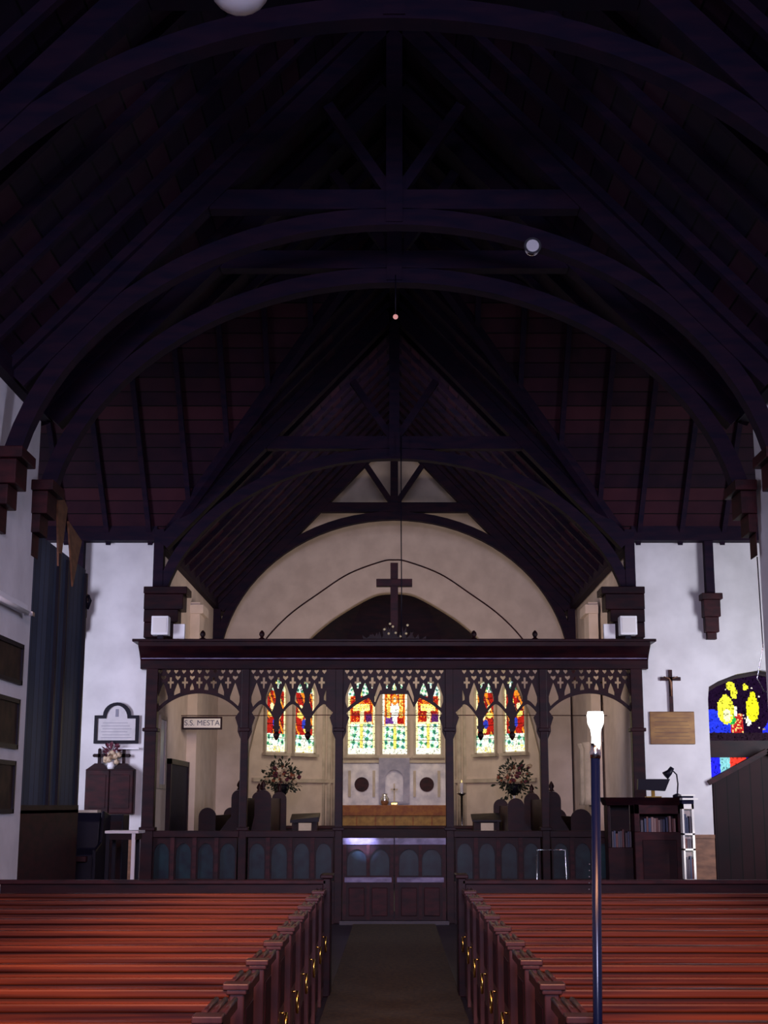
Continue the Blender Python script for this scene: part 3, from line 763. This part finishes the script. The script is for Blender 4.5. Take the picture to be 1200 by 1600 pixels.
for px, s, lab in ((476, -1, 'small sloping book desk in front of the altar steps, left'), (760, 1, 'small sloping book desk right of the centre gate')):
    Y = 25.0; x, z = at(px, 1273, Y); t = thing('prayer_desk', lab, 'desk', (x, Y, .15), 0, 'prayer desks'); z -= .15
    MB().box(-.22, -.18, 0, .4, 0, z-.1).box(.18, .22, 0, .4, 0, z-.1).box(-.18, .18, .05, .08, .1, z-.12).build('frame', M['dark'], t)
    m = MB(); m.hexa([(-.25, -.04, z-.12 if s > 0 else z-.14), (.25, -.04, z-.12), (.25, .42, z-.02), (-.25, .42, z-.02), (-.25, -.04, z-.09), (.25, -.04, z-.09 if s > 0 else z-.04), (.25, .42, z+.03), (-.25, .42, z+.01)]); m.build('slope', M['black'], t)
    MB().box(-.10, .12, -.045, -.012, z-.38, z-.14).build('notice_sheet', M['stone'], t)
# doorway and window in the left chancel wall
X = -W
d0, d1 = 21.9, 25.0
dr = struct(MB().box(X, X+.05, 21.95, 23.75, .15, 2.22).build('door_1', M['navy']))
MB().box(X, X+.07, 21.87, 21.95, .15, 2.30).box(X, X+.07, 23.75, 23.83, .15, 2.30).box(X, X+.07, 21.87, 23.83, 2.22, 2.30).build('door_frame', M['dark'], dr)
wd = struct(MB().box(X, X+.02, 21.0, 21.5, 1.9, 2.85).build('window_5', plain('bluish_pane', (.25, .27, .45), .3)))
MB().box(X, X+.04, 20.94, 21.0, 1.84, 2.91).box(X, X+.04, 21.5, 21.56, 1.84, 2.91).box(X, X+.04, 21.0, 21.5, 2.85, 2.91).box(X, X+.04, 21.0, 21.5, 1.84, 1.9).build('window_frame', M['stone'], wd)
# sign hanging from a rod
Y = 23.2; x0, z1 = at(285, 1120, Y); x1, z0 = at(347, 1140, Y)
t = thing('hanging_sign', 'small white lettered sign in a dark frame hanging behind the screen at left', 'sign', ((x0+x1)/2, Y, z0))
hw = (x1-x0)/2; hh = z1-z0
MB().box(-hw, hw, -.012, .012, 0, hh).build('frame', M['dark'], t)
MB().box(-hw+.03, hw-.03, -.018, -.01, .03, hh-.03).build('board', M['paper'], t)
cu = bpy.data.curves.new('tx', 'FONT'); cu.body = 'S.S. MESTA'; cu.size = .125; cu.align_x = 'CENTER'; cu.align_y = 'CENTER'; cu.extrude = .002
o = bpy.data.objects.new('tx', cu); COL.objects.link(o); dg = bpy.context.evaluated_depsgraph_get(); dg.update()
me = bpy.data.meshes.new_from_object(o.evaluated_get(dg)); bpy.data.objects.remove(o)
me.transform(Matrix.Translation((0, -.021, hh/2)) @ Matrix.Rotation(PI/2, 4, 'X')); me.materials.clear(); me.materials.append(M['ink'])
o = bpy.data.objects.new('lettering', me); COL.objects.link(o); o.parent = t
tag(MB().tube([(-W, Y, z1+.02), (at(395, 1118, Y)[0], Y, z1+.02), (-.9, Y, z1+.03), (W, Y, z1+.02)], .008, 6).build('tie_rod', M['mahog']), 'thin horizontal rod crossing the chancel above the hanging sign', 'rod')
# stone niche on the right chancel wall
t = thing('wall_monument', 'pale arched stone monument on the right chancel wall behind the tall pole', 'monument', (W-.02, 24.9, 1.9))
for yy in (-.55, 0): MB().lathe([(.16, 0), (.13, .1), (.13, .95), (.17, 1.05)], (-.10, yy, -.3), 14).build('column', M['stone'], t)
pts = [(.1+.42*math.cos(a)-.38, .75+.4*math.sin(a)) for a in [k*PI/12 for k in range(13)]]
m = MB().arc_band(pts, [(x*1.0+(x+.28)*.25, z+(z-.75)*.25) for x, z in pts], -.12, .02); m.b.transform(Matrix.Rotation(PI/2, 4, 'Z')); m.build('arch_head', M['stone'], t)

# ================================================================== EAST WALL THINGS
def wp(px, py): return at(px, py, YE)
# tablet
x0, z0 = wp(147, 1162); x1, z1 = wp(218, 1118); xc = (x0+x1)/2; zt = wp(180, 1100)[1]
t = thing('memorial_tablet', 'white memorial tablet with arched top in a dark frame on left wall', 'tablet', (xc, YE, z0))
hw = (x1-x0)/2; hh = z1-z0; r = zt-z1+.02; rr = .20
def tabp(g):
    a = [(-hw+g, g), (-hw+g, hh-g), (-rr+g, hh-g)]
    a += [(-(rr-g)*math.cos(q), hh-g+(r)*math.sin(q)) for q in [k*PI/12 for k in range(1, 12)]]
    return a+[(rr-g, hh-g), (hw-g, hh-g), (hw-g, g)]
fr = fill2d('frame', tabp(0), [tabp(.045)], .05, M['black'], -.025, t)
fill2d('stone_face', tabp(.04), [], .03, M['tablet'], -.015, t)
m = MB()
for k in range(6): m.box(-.22+.02*(k % 2), .22-.03*(k % 3), -.034, -.03, .08+k*.042, .086+k*.042)
m.box(-.022, .022, -.034, -.03, hh-.02, hh+.09)
m.build('engraving', plain('engraved_grey', (.22, .22, .27), .7), t)
# double boards with crosses
x0, z0 = wp(134, 1272); x1, z1 = wp(213, 1202)
t = thing('hymn_cupboard', 'dark red double-door wall cupboard with two small crosses on top', 'cupboard', ((x0+x1)/2, YE, z0))
hw = (x1-x0)/2; hh = z1-z0
MB().box(-hw, hw, -.13, 0, 0, hh).build('case', M['mahog'], t, .006)
for s in (-1, 1):
    d = MB().box(*sorted((s*.008, s*(hw-.015))), -.155, -.13, .015, hh-.015).build('door', M['mahog'], t, .006)
    MB().box(*sorted((s*.05, s*(hw-.06))), -.163, -.155, .08, hh-.08).build('panel', M['mahog'], d, .006)
    cx = s*(hw*.5)
    MB().prism([(cx-.16, hh), (cx+.16, hh), (cx+.05, hh+.08), (cx-.05, hh+.08)], 'y', -.13, 0).build('pediment', M['dark'], t)
    zz = hh+.08
    MB().box(cx-.02, cx+.02, -.08, -.04, zz, zz+.19).box(cx-.075, cx+.075, -.08, -.04, zz+.09, zz+.135).ball((cx-.075, -.06, zz+.112), .026).ball((cx+.075, -.06, zz+.112), .026).ball((cx, -.06, zz+.19), .028).build('cross_finial', M['dark'], t)
x, z = wp(176, 1198)
t = thing('dried_flowers', 'cream and rust flower bunch between the two crosses below the tablet', 'flowers', (x, YE-.11, z0+hh))
MB().lathe([(.05, 0), (.06, .04), (.04, .10)], (0, 0, 0), 10).build('vase', M['white'], t)
for i in range(16): MB().ball((random.uniform(-.11, .11), random.uniform(-.05, .02), .13+random.uniform(-.05, .1)), .045, 1).build('bloom', M['petal_w'], t)
MB().leafblob((0, 0, .25), .1, 50, .07).build('rust_sprays', M['petal_r'], t)
tag(MB().box(*sorted((wp(182, 1168)[0], wp(219, 1168)[0])), YE-.10, YE, wp(200, 1170)[1]-.01, wp(200, 1170)[1]+.012).build('thin_shelf', M['white']), 'thin white shelf just below the memorial tablet', 'shelf')
# crucifix + brass plaque right
x, zb = wp(1049, 1112); zt = wp(1049, 1047)[1]
t = thing('wall_crucifix', 'slender dark wooden crucifix on the right wall above the brass plaque', 'crucifix', (x, YE, zb))
MB().box(-.025, .025, -.045, 0, 0, zt-zb).build('upright', M['mahog'], t)
zc = wp(1049, 1061)[1]-zb
MB().box(-.145, .145, -.045, 0, zc-.025, zc+.025).build('crossbar', M['mahog'], t)
MB().tube([(-.10, -.05, zc+.03), (-.02, -.055, zc), (0, -.06, zc-.06), (0, -.06, zc-.25)], [.008, .012, .018, .008], 6).tube([(.10, -.05, zc+.03), (.02, -.055, zc)], .009, 6).build('figure', M['wood_mid'], t)
x0, z0 = wp(1016, 1163); x1, z1 = wp(1084, 1112)
t = thing('brass_plaque', 'rectangular engraved brass plaque on the white wall right of the screen', 'plaque', ((x0+x1)/2, YE, z0))
hw = (x1-x0)/2; hh = z1-z0
MB().box(-hw, hw, -.03, 0, 0, hh).build('plate', M['plaque'], t, .008)
m = MB()
for k in range(7): m.box(-hw+.06+.01*(k % 2), hw-.06-.02*(k % 3), -.033, -.03, .06+k*.052, .066+k*.052)
m.build('engraving', plain('engraved_brown', (.10, .05, .03), .6), t)
# cable from the arch on the right
a = at(1183, 870, 13.7); b = at(1183, 1060, 13.7)
tag(MB().tube([(a[0], 13.7, a[1]), (a[0]+.01, 13.7, b[1]+.3), (b[0], 13.7, b[1]), (b[0]+.06, 13.7, b[1]-.12), (b[0]+.16, 13.7, b[1]-.16)], .006, 6).build('loose_cable', M['steel']), 'thin pale cable hanging down past the arch of the blue window', 'cable')

# ================================================================== RIGHT: bookcases, desk, lamp
def shelf_books(x0, x1, y, z, hmax, cols, lab, grp, maxw=.035, lean=False):
    x = x0+.004; i = 0; made = []
    while x < x1-.02:
        wd_ = random.uniform(.018, maxw); h = hmax*random.uniform(.72, .98); dp = random.uniform(.10, .14)
        mat = random.choice(cols)
        b = MB().box(0, wd_, 0, dp, 0, h).build('book', mat, None, .002); b.location = (x, y, z)
        made.append((b, mat))
        x += wd_+.003+random.choice((0, 0, .01)); i += 1
    O = ['first', 'second', 'third', 'fourth', 'fifth', 'sixth', 'seventh', 'eighth', 'ninth', 'tenth', 'eleventh', 'twelfth', 'thirteenth', 'fourteenth', 'fifteenth', 'sixteenth']
    cn = {'book_a': 'black', 'book_b': 'dark red', 'book_c': 'dark blue', 'book_d': 'cream', 'book_e': 'grey-lilac', 'book_f': 'maroon'}
    for j, (b, mt) in enumerate(made):
        tag(b, '%s %s, %s from the left' % (cn[mt.name], lab, O[j]), 'book', grp)
YB = 18.9
def rp(px, py, Y=YB): return at(px, py, Y)
x0 = rp(990, 1250)[0]; x1 = rp(1064, 1250)[0]; xl = rp(950, 1250)[0]; zt = rp(1000, 1246)[1]
t = thing('book_stall', 'dark wooden bookstall with an open shelf of books, right of the screen', 'bookcase', (0, YB, 0))
z1s, z0s = rp(1000, 1272)[1], rp(1000, 1300)[1]
m = MB().box(x0, x1, 0, .35, 0, z0s).box(x0, x0+.07, 0, .35, z0s, zt-.06).box(x1-.05, x1, 0, .35, z0s, zt-.06).box(x0, x1, .33, .35, z0s, zt-.06).box(x0, x1, 0, .35, z1s, zt-.05)
m.build('case', M['mahog'], t, .006)
m = MB().box(xl, x0-.01, .10, .40, 0, z0s-.2).box(xl, xl+.04, .10, .40, z0s-.2, zt-.06).box(xl, x0, .38, .40, z0s-.2, zt-.06); m.build('side_case', M['dark'], t, .006)
MB().hexa([(xl-.01, .02, zt-.10), (x1-.02, -.02, zt-.10), (x1-.02, .40, zt-.10), (xl-.01, .42, zt-.10), (xl-.06, -.05, zt), (x1, -.08, zt), (x1, .44, zt), (xl-.06, .46, zt)]).build('top', M['dark'], t)
MB().box(x0+.10, x1-.08, -.012, 0, .35, z0s-.1).build('front_panel', M['dark'], t, .006)
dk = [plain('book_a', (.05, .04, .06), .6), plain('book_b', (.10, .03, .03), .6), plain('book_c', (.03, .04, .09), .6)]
lt = [plain('book_d', (.75, .70, .60), .7), plain('book_e', (.42, .36, .46), .7), plain('book_f', (.20, .12, .12), .7)]
shelf_books(x0+.08, x1-.06, YB+.02, z0s, (z1s-z0s)*.92, dk+lt, 'book on open shelf of the dark bookstall', 'books on the dark bookstall')
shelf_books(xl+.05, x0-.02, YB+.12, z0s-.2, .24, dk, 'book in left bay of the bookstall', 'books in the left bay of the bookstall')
# narrow white bookcase
xa, xb = rp(1064, 1250, 18.7)[0]+.01, rp(1083.5, 1250, 18.7)[0]
YN = 18.7; zn = rp(1070, 1256, YN)[1]
t = thing('narrow_bookcase', 'narrow white bookcase of packed shelves beside the dark bookstall', 'bookcase', (0, YN, 0))
zs = [rp(1070, q, YN)[1] for q in (1375, 1327, 1297, 1303)]
sh = sorted([rp(1070, q, YN)[1] for q in (1374, 1326, 1302, 1264)])
m = MB().box(xa, xa+.022, 0, .16, 0, zn).box(xb-.028, xb, 0, .16, 0, zn).box(xa, xb, .14, .16, 0, zn).box(xa, xb, 0, .16, sh[3], zn+.005)
for z in sh[:3]: m.box(xa, xb, 0, .16, z-.022, z)
m.build('case', M['cream'], t)
MB().box(xa, xb+.05, -.05, .2, zn+.05, zn+.075).box(xa-.01, xb+.02, -.03, .18, zn+.10, zn+.12).build('top_slabs', M['cream'], t)
MB().box(xa, xb, -.01, .17, zn, zn+.05).box(xa, xb, .0, .17, zn+.075, zn+.10).build('top_core', M['navy'], t)
for i, hm in ((0, .36), (1, .16), (2, .28)):
    nxt = sh[i+1]-.03; shelf_books(xa+.024, xb-.028, YN+.01, sh[i], (nxt-sh[i])*.95, dk, 'book on %s shelf of narrow white bookcase' % ('bottom', 'middle', 'top')[i], 'books in the narrow white bookcase, %s shelf' % ('bottom', 'middle', 'top')[i], .025)
# book rest and lamp on the stall
x, z = rp(1024, 1245)
t = thing('book_rest', 'black sloping book rest on top of the dark bookstall', 'book rest', (x, YB+.15, zt))
z1_ = rp(1024, 1217)[1]-zt; z0_ = rp(1024, 1236)[1]-zt
MB().prism([(-.21, z0_+.02), (.15, z0_), (.22, z1_), (-.20, z1_)], 'y', -.06, .04).build('rest', M['black'], t)
MB().box(-.02, .02, -.02, .04, 0, z0_+.03).box(-.10, .10, -.06, .06, 0, .015).build('support', M['brass'], t)
x, z = rp(1061, 1243)
t = thing('desk_lamp', 'black gooseneck reading lamp clamped on the dark bookstall', 'lamp', (x, YB+.12, zt))
def rel(px, py): a = rp(px, py); return (a[0]-x, 0, a[1]-zt)
MB().lathe([(.06, 0), (.06, .03), (.02, .05)], (0, 0, 0), 12).build('base', M['black'], t)
MB().tube([rel(1061, 1243), rel(1062, 1225), rel(1060, 1210), rel(1055, 1205), rel(1050, 1204)], .010, 8).build('gooseneck', M['black'], t)
MB().tube([rel(1053, 1199), rel(1049, 1206), rel(1042, 1212)], [.03, .04, .058], 12).build('lamp_shade', M['black'], t)
# music stand in front of the screen at right
x, z = at(862, 1385, 19.3)
t = thing('music_stand', 'thin metal frame stand in front of the right screen dado', 'stand', (x, 19.3, 0))
z1_ = zy(1328, 19.3); hw = .19
MB().tube([(-hw, 0, z1_), (hw, 0, z1_), (hw+.015, 0, .0)], .009, 6).tube([(-hw, 0, z1_), (-hw-.01, 0, 0)], .008, 6).build('frame', M['steel'], t)

# ================================================================== LEFT: organ case, console, table, pictures
t = thing('organ_case', 'tall blue-grey boarded organ case at the left transept opening', 'organ case', (-3.55, 13.55, 0))
XO = 0; L_ = 2.45
MB().box(-1.3, XO, 0, L_, 1.55, 4.25).build('boarded_case', M['teal'], t)
MB().box(-1.34, XO+.03, -.03, L_+.03, 0, 1.55).build('lower_case', M['mahog'], t)
MB().box(-1.34, XO+.03, -.04, L_+.04, 1.52, 1.60).build('moulding', M['dark'], t)
for y in (1.1, 1.5, L_-.03): MB().box(XO, XO+.03, y-.03, y+.03, 1.6, 4.2).build('cover_strip', M['black'], t)
for y0_, y1_ in ((.85, 1.35), (1.42, 2.1)):
    m = MB().prism([(y0_, 4.9-(y0_-.85)*.5), (y1_, 4.75-(y0_-.85)*.4), ((y0_+y1_)/2, 3.95)], 'x', XO+.0, XO+.02); m.build('tapered_board', M['wood_mid'], t)
m = MB().tube([(XO+.04, L_, 3.95), (XO+.06, L_+.03, 3.90), (XO+.03, L_+.03, 3.8)], .02, 6).build('hook', M['black'], t)
# console
x, z = at(112, 1300, 17.0)
t = thing('organ_console', 'black organ console with rounded lid in front of left wall', 'organ console', (x, 17.0, 0))
zt = zy(1270, 17.0); 
pr = [(0, 0), (.75, 0), (.75, zt-.06), (.68, zt), (.42, zt), (.32, zt-.10), (.28, zt-.42), (0, zt-.48)]
MB().prism(pr, 'x', -.30, .26).build('case', M['black'], t, .015)
MB().prism([(-.03, 0), (.78, 0), (.78, zt-.03), (.40, zt+.02), (.30, zt-.35), (-.03, zt-.43)], 'x', -.34, -.30).build('side_panel', M['black'], t, .01)
MB().prism([(-.03, 0), (.78, 0), (.78, zt-.03), (.40, zt+.02), (.30, zt-.35), (-.03, zt-.43)], 'x', .26, .30).build('side_panel', M['black'], t, .01)
MB().box(-.22, .20, -.10, .02, zt-.56, zt-.50).build('keyboard', M['mahog'], t, .005)
MB().box(-.28, .20, .45, .66, zt, zt+.03).build('lid_cloth', M['stone'], t)
MB().ball((.02, -.04, .70), .025, 2).ball((.07, -.03, .74), .012, 1).ball((.01, -.04, .62), .014, 1).build('metal_knobs', M['steel'], t)
x, z = at(172, 1300, 17.8); zt2 = zy(1273, 17.8)
t = thing('black_cabinet', 'low black box standing beside the organ console under the cupboard', 'cabinet', (x, 17.8, 0))
MB().box(-.16, .16, 0, .4, .1, zt2).build('case', M['black'], t, .01)
for sx in (-.13, .13):
    for sy in (.03, .37): MB().box(sx-.02, sx+.02, sy-.02, sy+.02, 0, .1).build('foot', M['black'], t)
MB().box(-.14, .14, -.01, 0, .18, zt2-.08).build('door', M['dark'], t)
# small white table
Y = 16.3; xa, zt3 = at(164, 1298, Y); xb = at(216, 1298, Y)[0]
t = thing('white_table', 'slim white-edged table in front of the wall left of the screen', 'table', (xb, Y, 0))
MB().box(xa-xb, 0, 0, .45, zt3-.03, zt3).build('tabletop', M['white'], t)
MB().box(xa-xb+.03, -.03, .03, .42, zt3-.10, zt3-.03).build('apron', M['dark'], t)
for sx, sy, mt in ((-.055, .02, 'white'), (xa-xb+.03, .02, 'black'), (-.075, .40, 'black'), (xa-xb+.03, .40, 'black')):
    MB().box(sx-.02, sx+.02, sy, sy+.04, 0, zt3-.03).build('leg', M[mt], t)
# pictures on the left wall
for i, (ya, yb, lab) in enumerate(((1000, 1068, 'uppermost of three framed dark pictures on the left wall'), (1090, 1168, 'middle of three framed brownish pictures on the left wall'), (1186, 1268, 'lowest of three framed pictures on the left wall'))):
    Ye = 13.12 - .03*i
    # near-top corner heights at the visible far edge
    zt_ = at(20, ya+8*(1 if i == 0 else .4), Ye)[1]; zb_ = at(16, yb+3, Ye)[1]
    t = thing('framed_picture', lab, 'picture', (-W, Ye-.9, zb_), 0, 'framed pictures on the left wall')
    h = zt_-zb_
    MB().box(0, .03, 0, .9, 0, .04).box(0, .03, 0, .9, h-.04, h).box(0, .03, 0, .04, 0, h).box(0, .03, .86, .9, 0, h).build('frame', M['black'], t)
    MB().box(0, .012, .04, .86, .04, h-.04).build('print', M['pict'], t)
a = at(20, 950, 12.9)
t = thing('wall_light', 'slanted tube light fitting on the left wall above the pictures', 'light fitting', (-W, 12.2, a[1]))
MB().box(0, .08, -.5, .78, -.04, .04).build('body', M['white'], t, .01)
MB().tube([(.10, -.45, -.045), (.10, .76, -.045)], .02, 8).build('tube', M['paper'], t)
MB().box(.06, .14, .72, .80, -.07, -.03).build('bracket', M['steel'], t)
# ceiling lamps
x, z = at(375, -26, 7.0)
t = thing('globe_lamp', 'unlit pale globe lamp at the very top of the view', 'lamp', (x, 7.0, z))
MB().ball((0, 0, 0), .172, 3).build('globe', M['globe'], t)
MB().lathe([(.07, .15), (.08, .19), (.02, .22)], (0, 0, 0), 14).build('collar', M['brass'], t)
MB().tube([(0, 0, .2), (0, 0, EAVE+(W-abs(x))*SL-z-.16)], .012, 8).build('rod', M['black'], t)
for o in kids(t):
    if o.name.startswith('globe'):
        for p in o.data.polygons: p.use_smooth = True
x, z = at(831, 389, 12.0)
t = thing('roof_spotlight', 'small round spotlight high on the right of the roof trusses', 'spotlight', (x, 12.0, z))
MB().tube([(0, -.08, 0), (0, -.02, 0), (0, .08, .02)], [.078, .075, .04], 20).build('housing', M['steel'], t)
MB().tube([(0, -.086, 0), (0, -.08, 0)], [.055, .06], 16).build('lens', M['globe'], t)
MB().tube([(0, .05, .04), (0, .10, .25)], .012, 6).build('arm', M['black'], t)
x, z = at(618, 495, 13.2)
t = thing('pilot_lamp', 'tiny pinkish bulb hanging under the crossing truss', 'lamp', (x, 13.2, z))
MB().ball((0, 0, 0), .026, 2).build('bulb', M['pinkbulb'], t)
MB().tube([(0, 0, .02), (0, 0, 6.75-z)], .006, 6).build('cord', M['black'], t)

# ================================================================== PEWS
def pew(s, lab):
    t = thing('pew', lab, 'pew', (0, 0, 0), 0, 'pews in the nave')
    L_ = 2.78
    def X2(a, b): return sorted((s*a, s*b))
    MB().box(*X2(.05, L_), -.015, .02, .12, .86).build('backrest', M['pew'], t)
    MB().box(*X2(.05, L_), -.035, .035, .855, .89).box(*X2(.05, L_), -.028, .0, .80, .835).box(*X2(.05, L_), -.024, .0, .60, .625).build('top_rail', M['pew'], t, .008)
    MB().box(*X2(.05, L_), .03, .43, .43, .465).build('seat', M['pew'], t, .008)
    MB().box(*X2(.05, L_), -.14, -.015, .66, .68).box(*X2(.05, L_), -.145, -.13, .66, .71).build('book_ledge', M['pew'], t, .004)
    for a in (0, L_):
        e = MB().box(*X2(a, a+.042), .03, .46, .02, .86).box(*X2(a-.008, a+.05), -.03, .035, 0, .895).build('end_panel', M['pew_end'], t, .006)
        if a == 0:
            MB().box(*X2(-.028, .075), -.05, .05, .888, .912).box(*X2(-.018, .062), -.042, .042, .87, .889).build('post_cap', M['pew_end'], e, .005)
            m = MB().box(*X2(-.02, .068), .05, .50, .862, .892)
            for q in (-.012, .024, .058): m.tube([(s*q, .05, .896), (s*q, .50, .896)], .010, 6)
            m.build('moulded_arm', M['pew_end'], e)
            MB().box(*X2(-.006, 0), .10, .40, .12, .34).build('sunk_panel', M['mahog'], e, .003)
            MB().box(*X2(-.006, 0), .10, .40, .56, .80).build('sunk_panel', M['mahog'], e, .003)
            ring = [(s*(-.012-.03*math.sin(q)*.0)-s*.02, .20+.042*math.cos(q), .47+.058*math.sin(q)) for q in [k*2*PI/20 for k in range(21)]]
            MB().tube(ring, .0085, 6, False, ref=(1, 0, 0)).tube([(s*.0, .20, .53), (s*-.02, .20, .528)], .008, 6).build('umbrella_ring', M['brass'], e)
    return t
rows = [4.10+.873*i for i in range(10)]
ordn = ['nearest', 'second', 'third', 'fourth', 'fifth', 'sixth', 'seventh', 'eighth', 'ninth', 'frontmost']
for s, side in ((-1, 'left'), (1, 'right')):
    pr = None
    for i, y in enumerate(rows):
        lab = 'brown wooden pew %s of the aisle, %s row from the camera' % (side, ordn[i]) if i < 9 else 'brown wooden pew %s of the aisle, frontmost row behind the panelled front' % side
        loc = (s*.60, y, 0)
        if pr is None: pr = pew(s, lab); pr.location = loc
        else: dup(pr, loc, lab)
    t = thing('panelled_frontal', 'panelled wooden frontal before the first pew %s of the aisle' % side, 'pew front', (s*.56, 12.62, 0), 0, 'panelled pew fronts')
    X2 = lambda a, b: sorted((s*a, s*b))
    MB().box(*X2(.06, 2.85), -.02, .02, .05, .93).build('panelling', M['dark'], t)
    MB().box(*X2(.03, 2.88), -.05, .05, .93, .965).box(*X2(.03, 2.88), -.03, .03, 0, .10).build('rail', M['mahog'], t, .006)
    e = MB().box(*X2(-.01, .06), -.05, .28, 0, .98).build('end_post', M['dark'], t, .008)
    MB().box(*X2(-.03, .08), -.07, .30, .98, 1.01).build('post_cap', M['dark'], e, .006)
    MB().box(*X2(.06, 2.85), -.20, -.02, .66, .685).build('book_ledge', M['pew'], t)

# churchwarden's pole, its bright white head given as emission
x, z = at(926, 1560, 4.78)
px_, ztop = at(930, 1112, 4.78); zj = at(930, 1166, 4.78)[1]
xb = at(925, 1590, 4.78)[0]; xt = at(930, 1166, 4.78)[0]
t = thing('churchwarden_pole', 'tall dark blue pole topped by a bright white head beside the right pews', 'pole lamp', (xb, 4.78, 0))
MB().tube([(0, 0, 0), (xt-xb, 0, zj-.02)], .0155, 12).build('pole', M['pole'], t)
MB().lathe([(.017, 0), (.019, .02), (.014, .03), (.014, .05)], (xt-xb, 0, zj-.04), 12).build('ferrule', M['steel'], t)
h = ztop-zj
MB().lathe([(.012, -.01), (.016, .01), (.015, .03), (.018, .055), (.027, .075), (.029, h-.012), (.026, h), (.01, h)], (px_-xb, 0, zj), 16).build('pole_head', M['head_glow'], t)
m = MB()
for k in range(5): m.ball((.001*k, -.0155, 1.33+.02*k), .003, 1)
m.build('studs', M['steel'], t)
MB().box(-.09, .0, -.02, .02, .60, .64).box(-.02, .02, -.022, .022, .59, .65).build('pole_bracket', M['brass'], t)
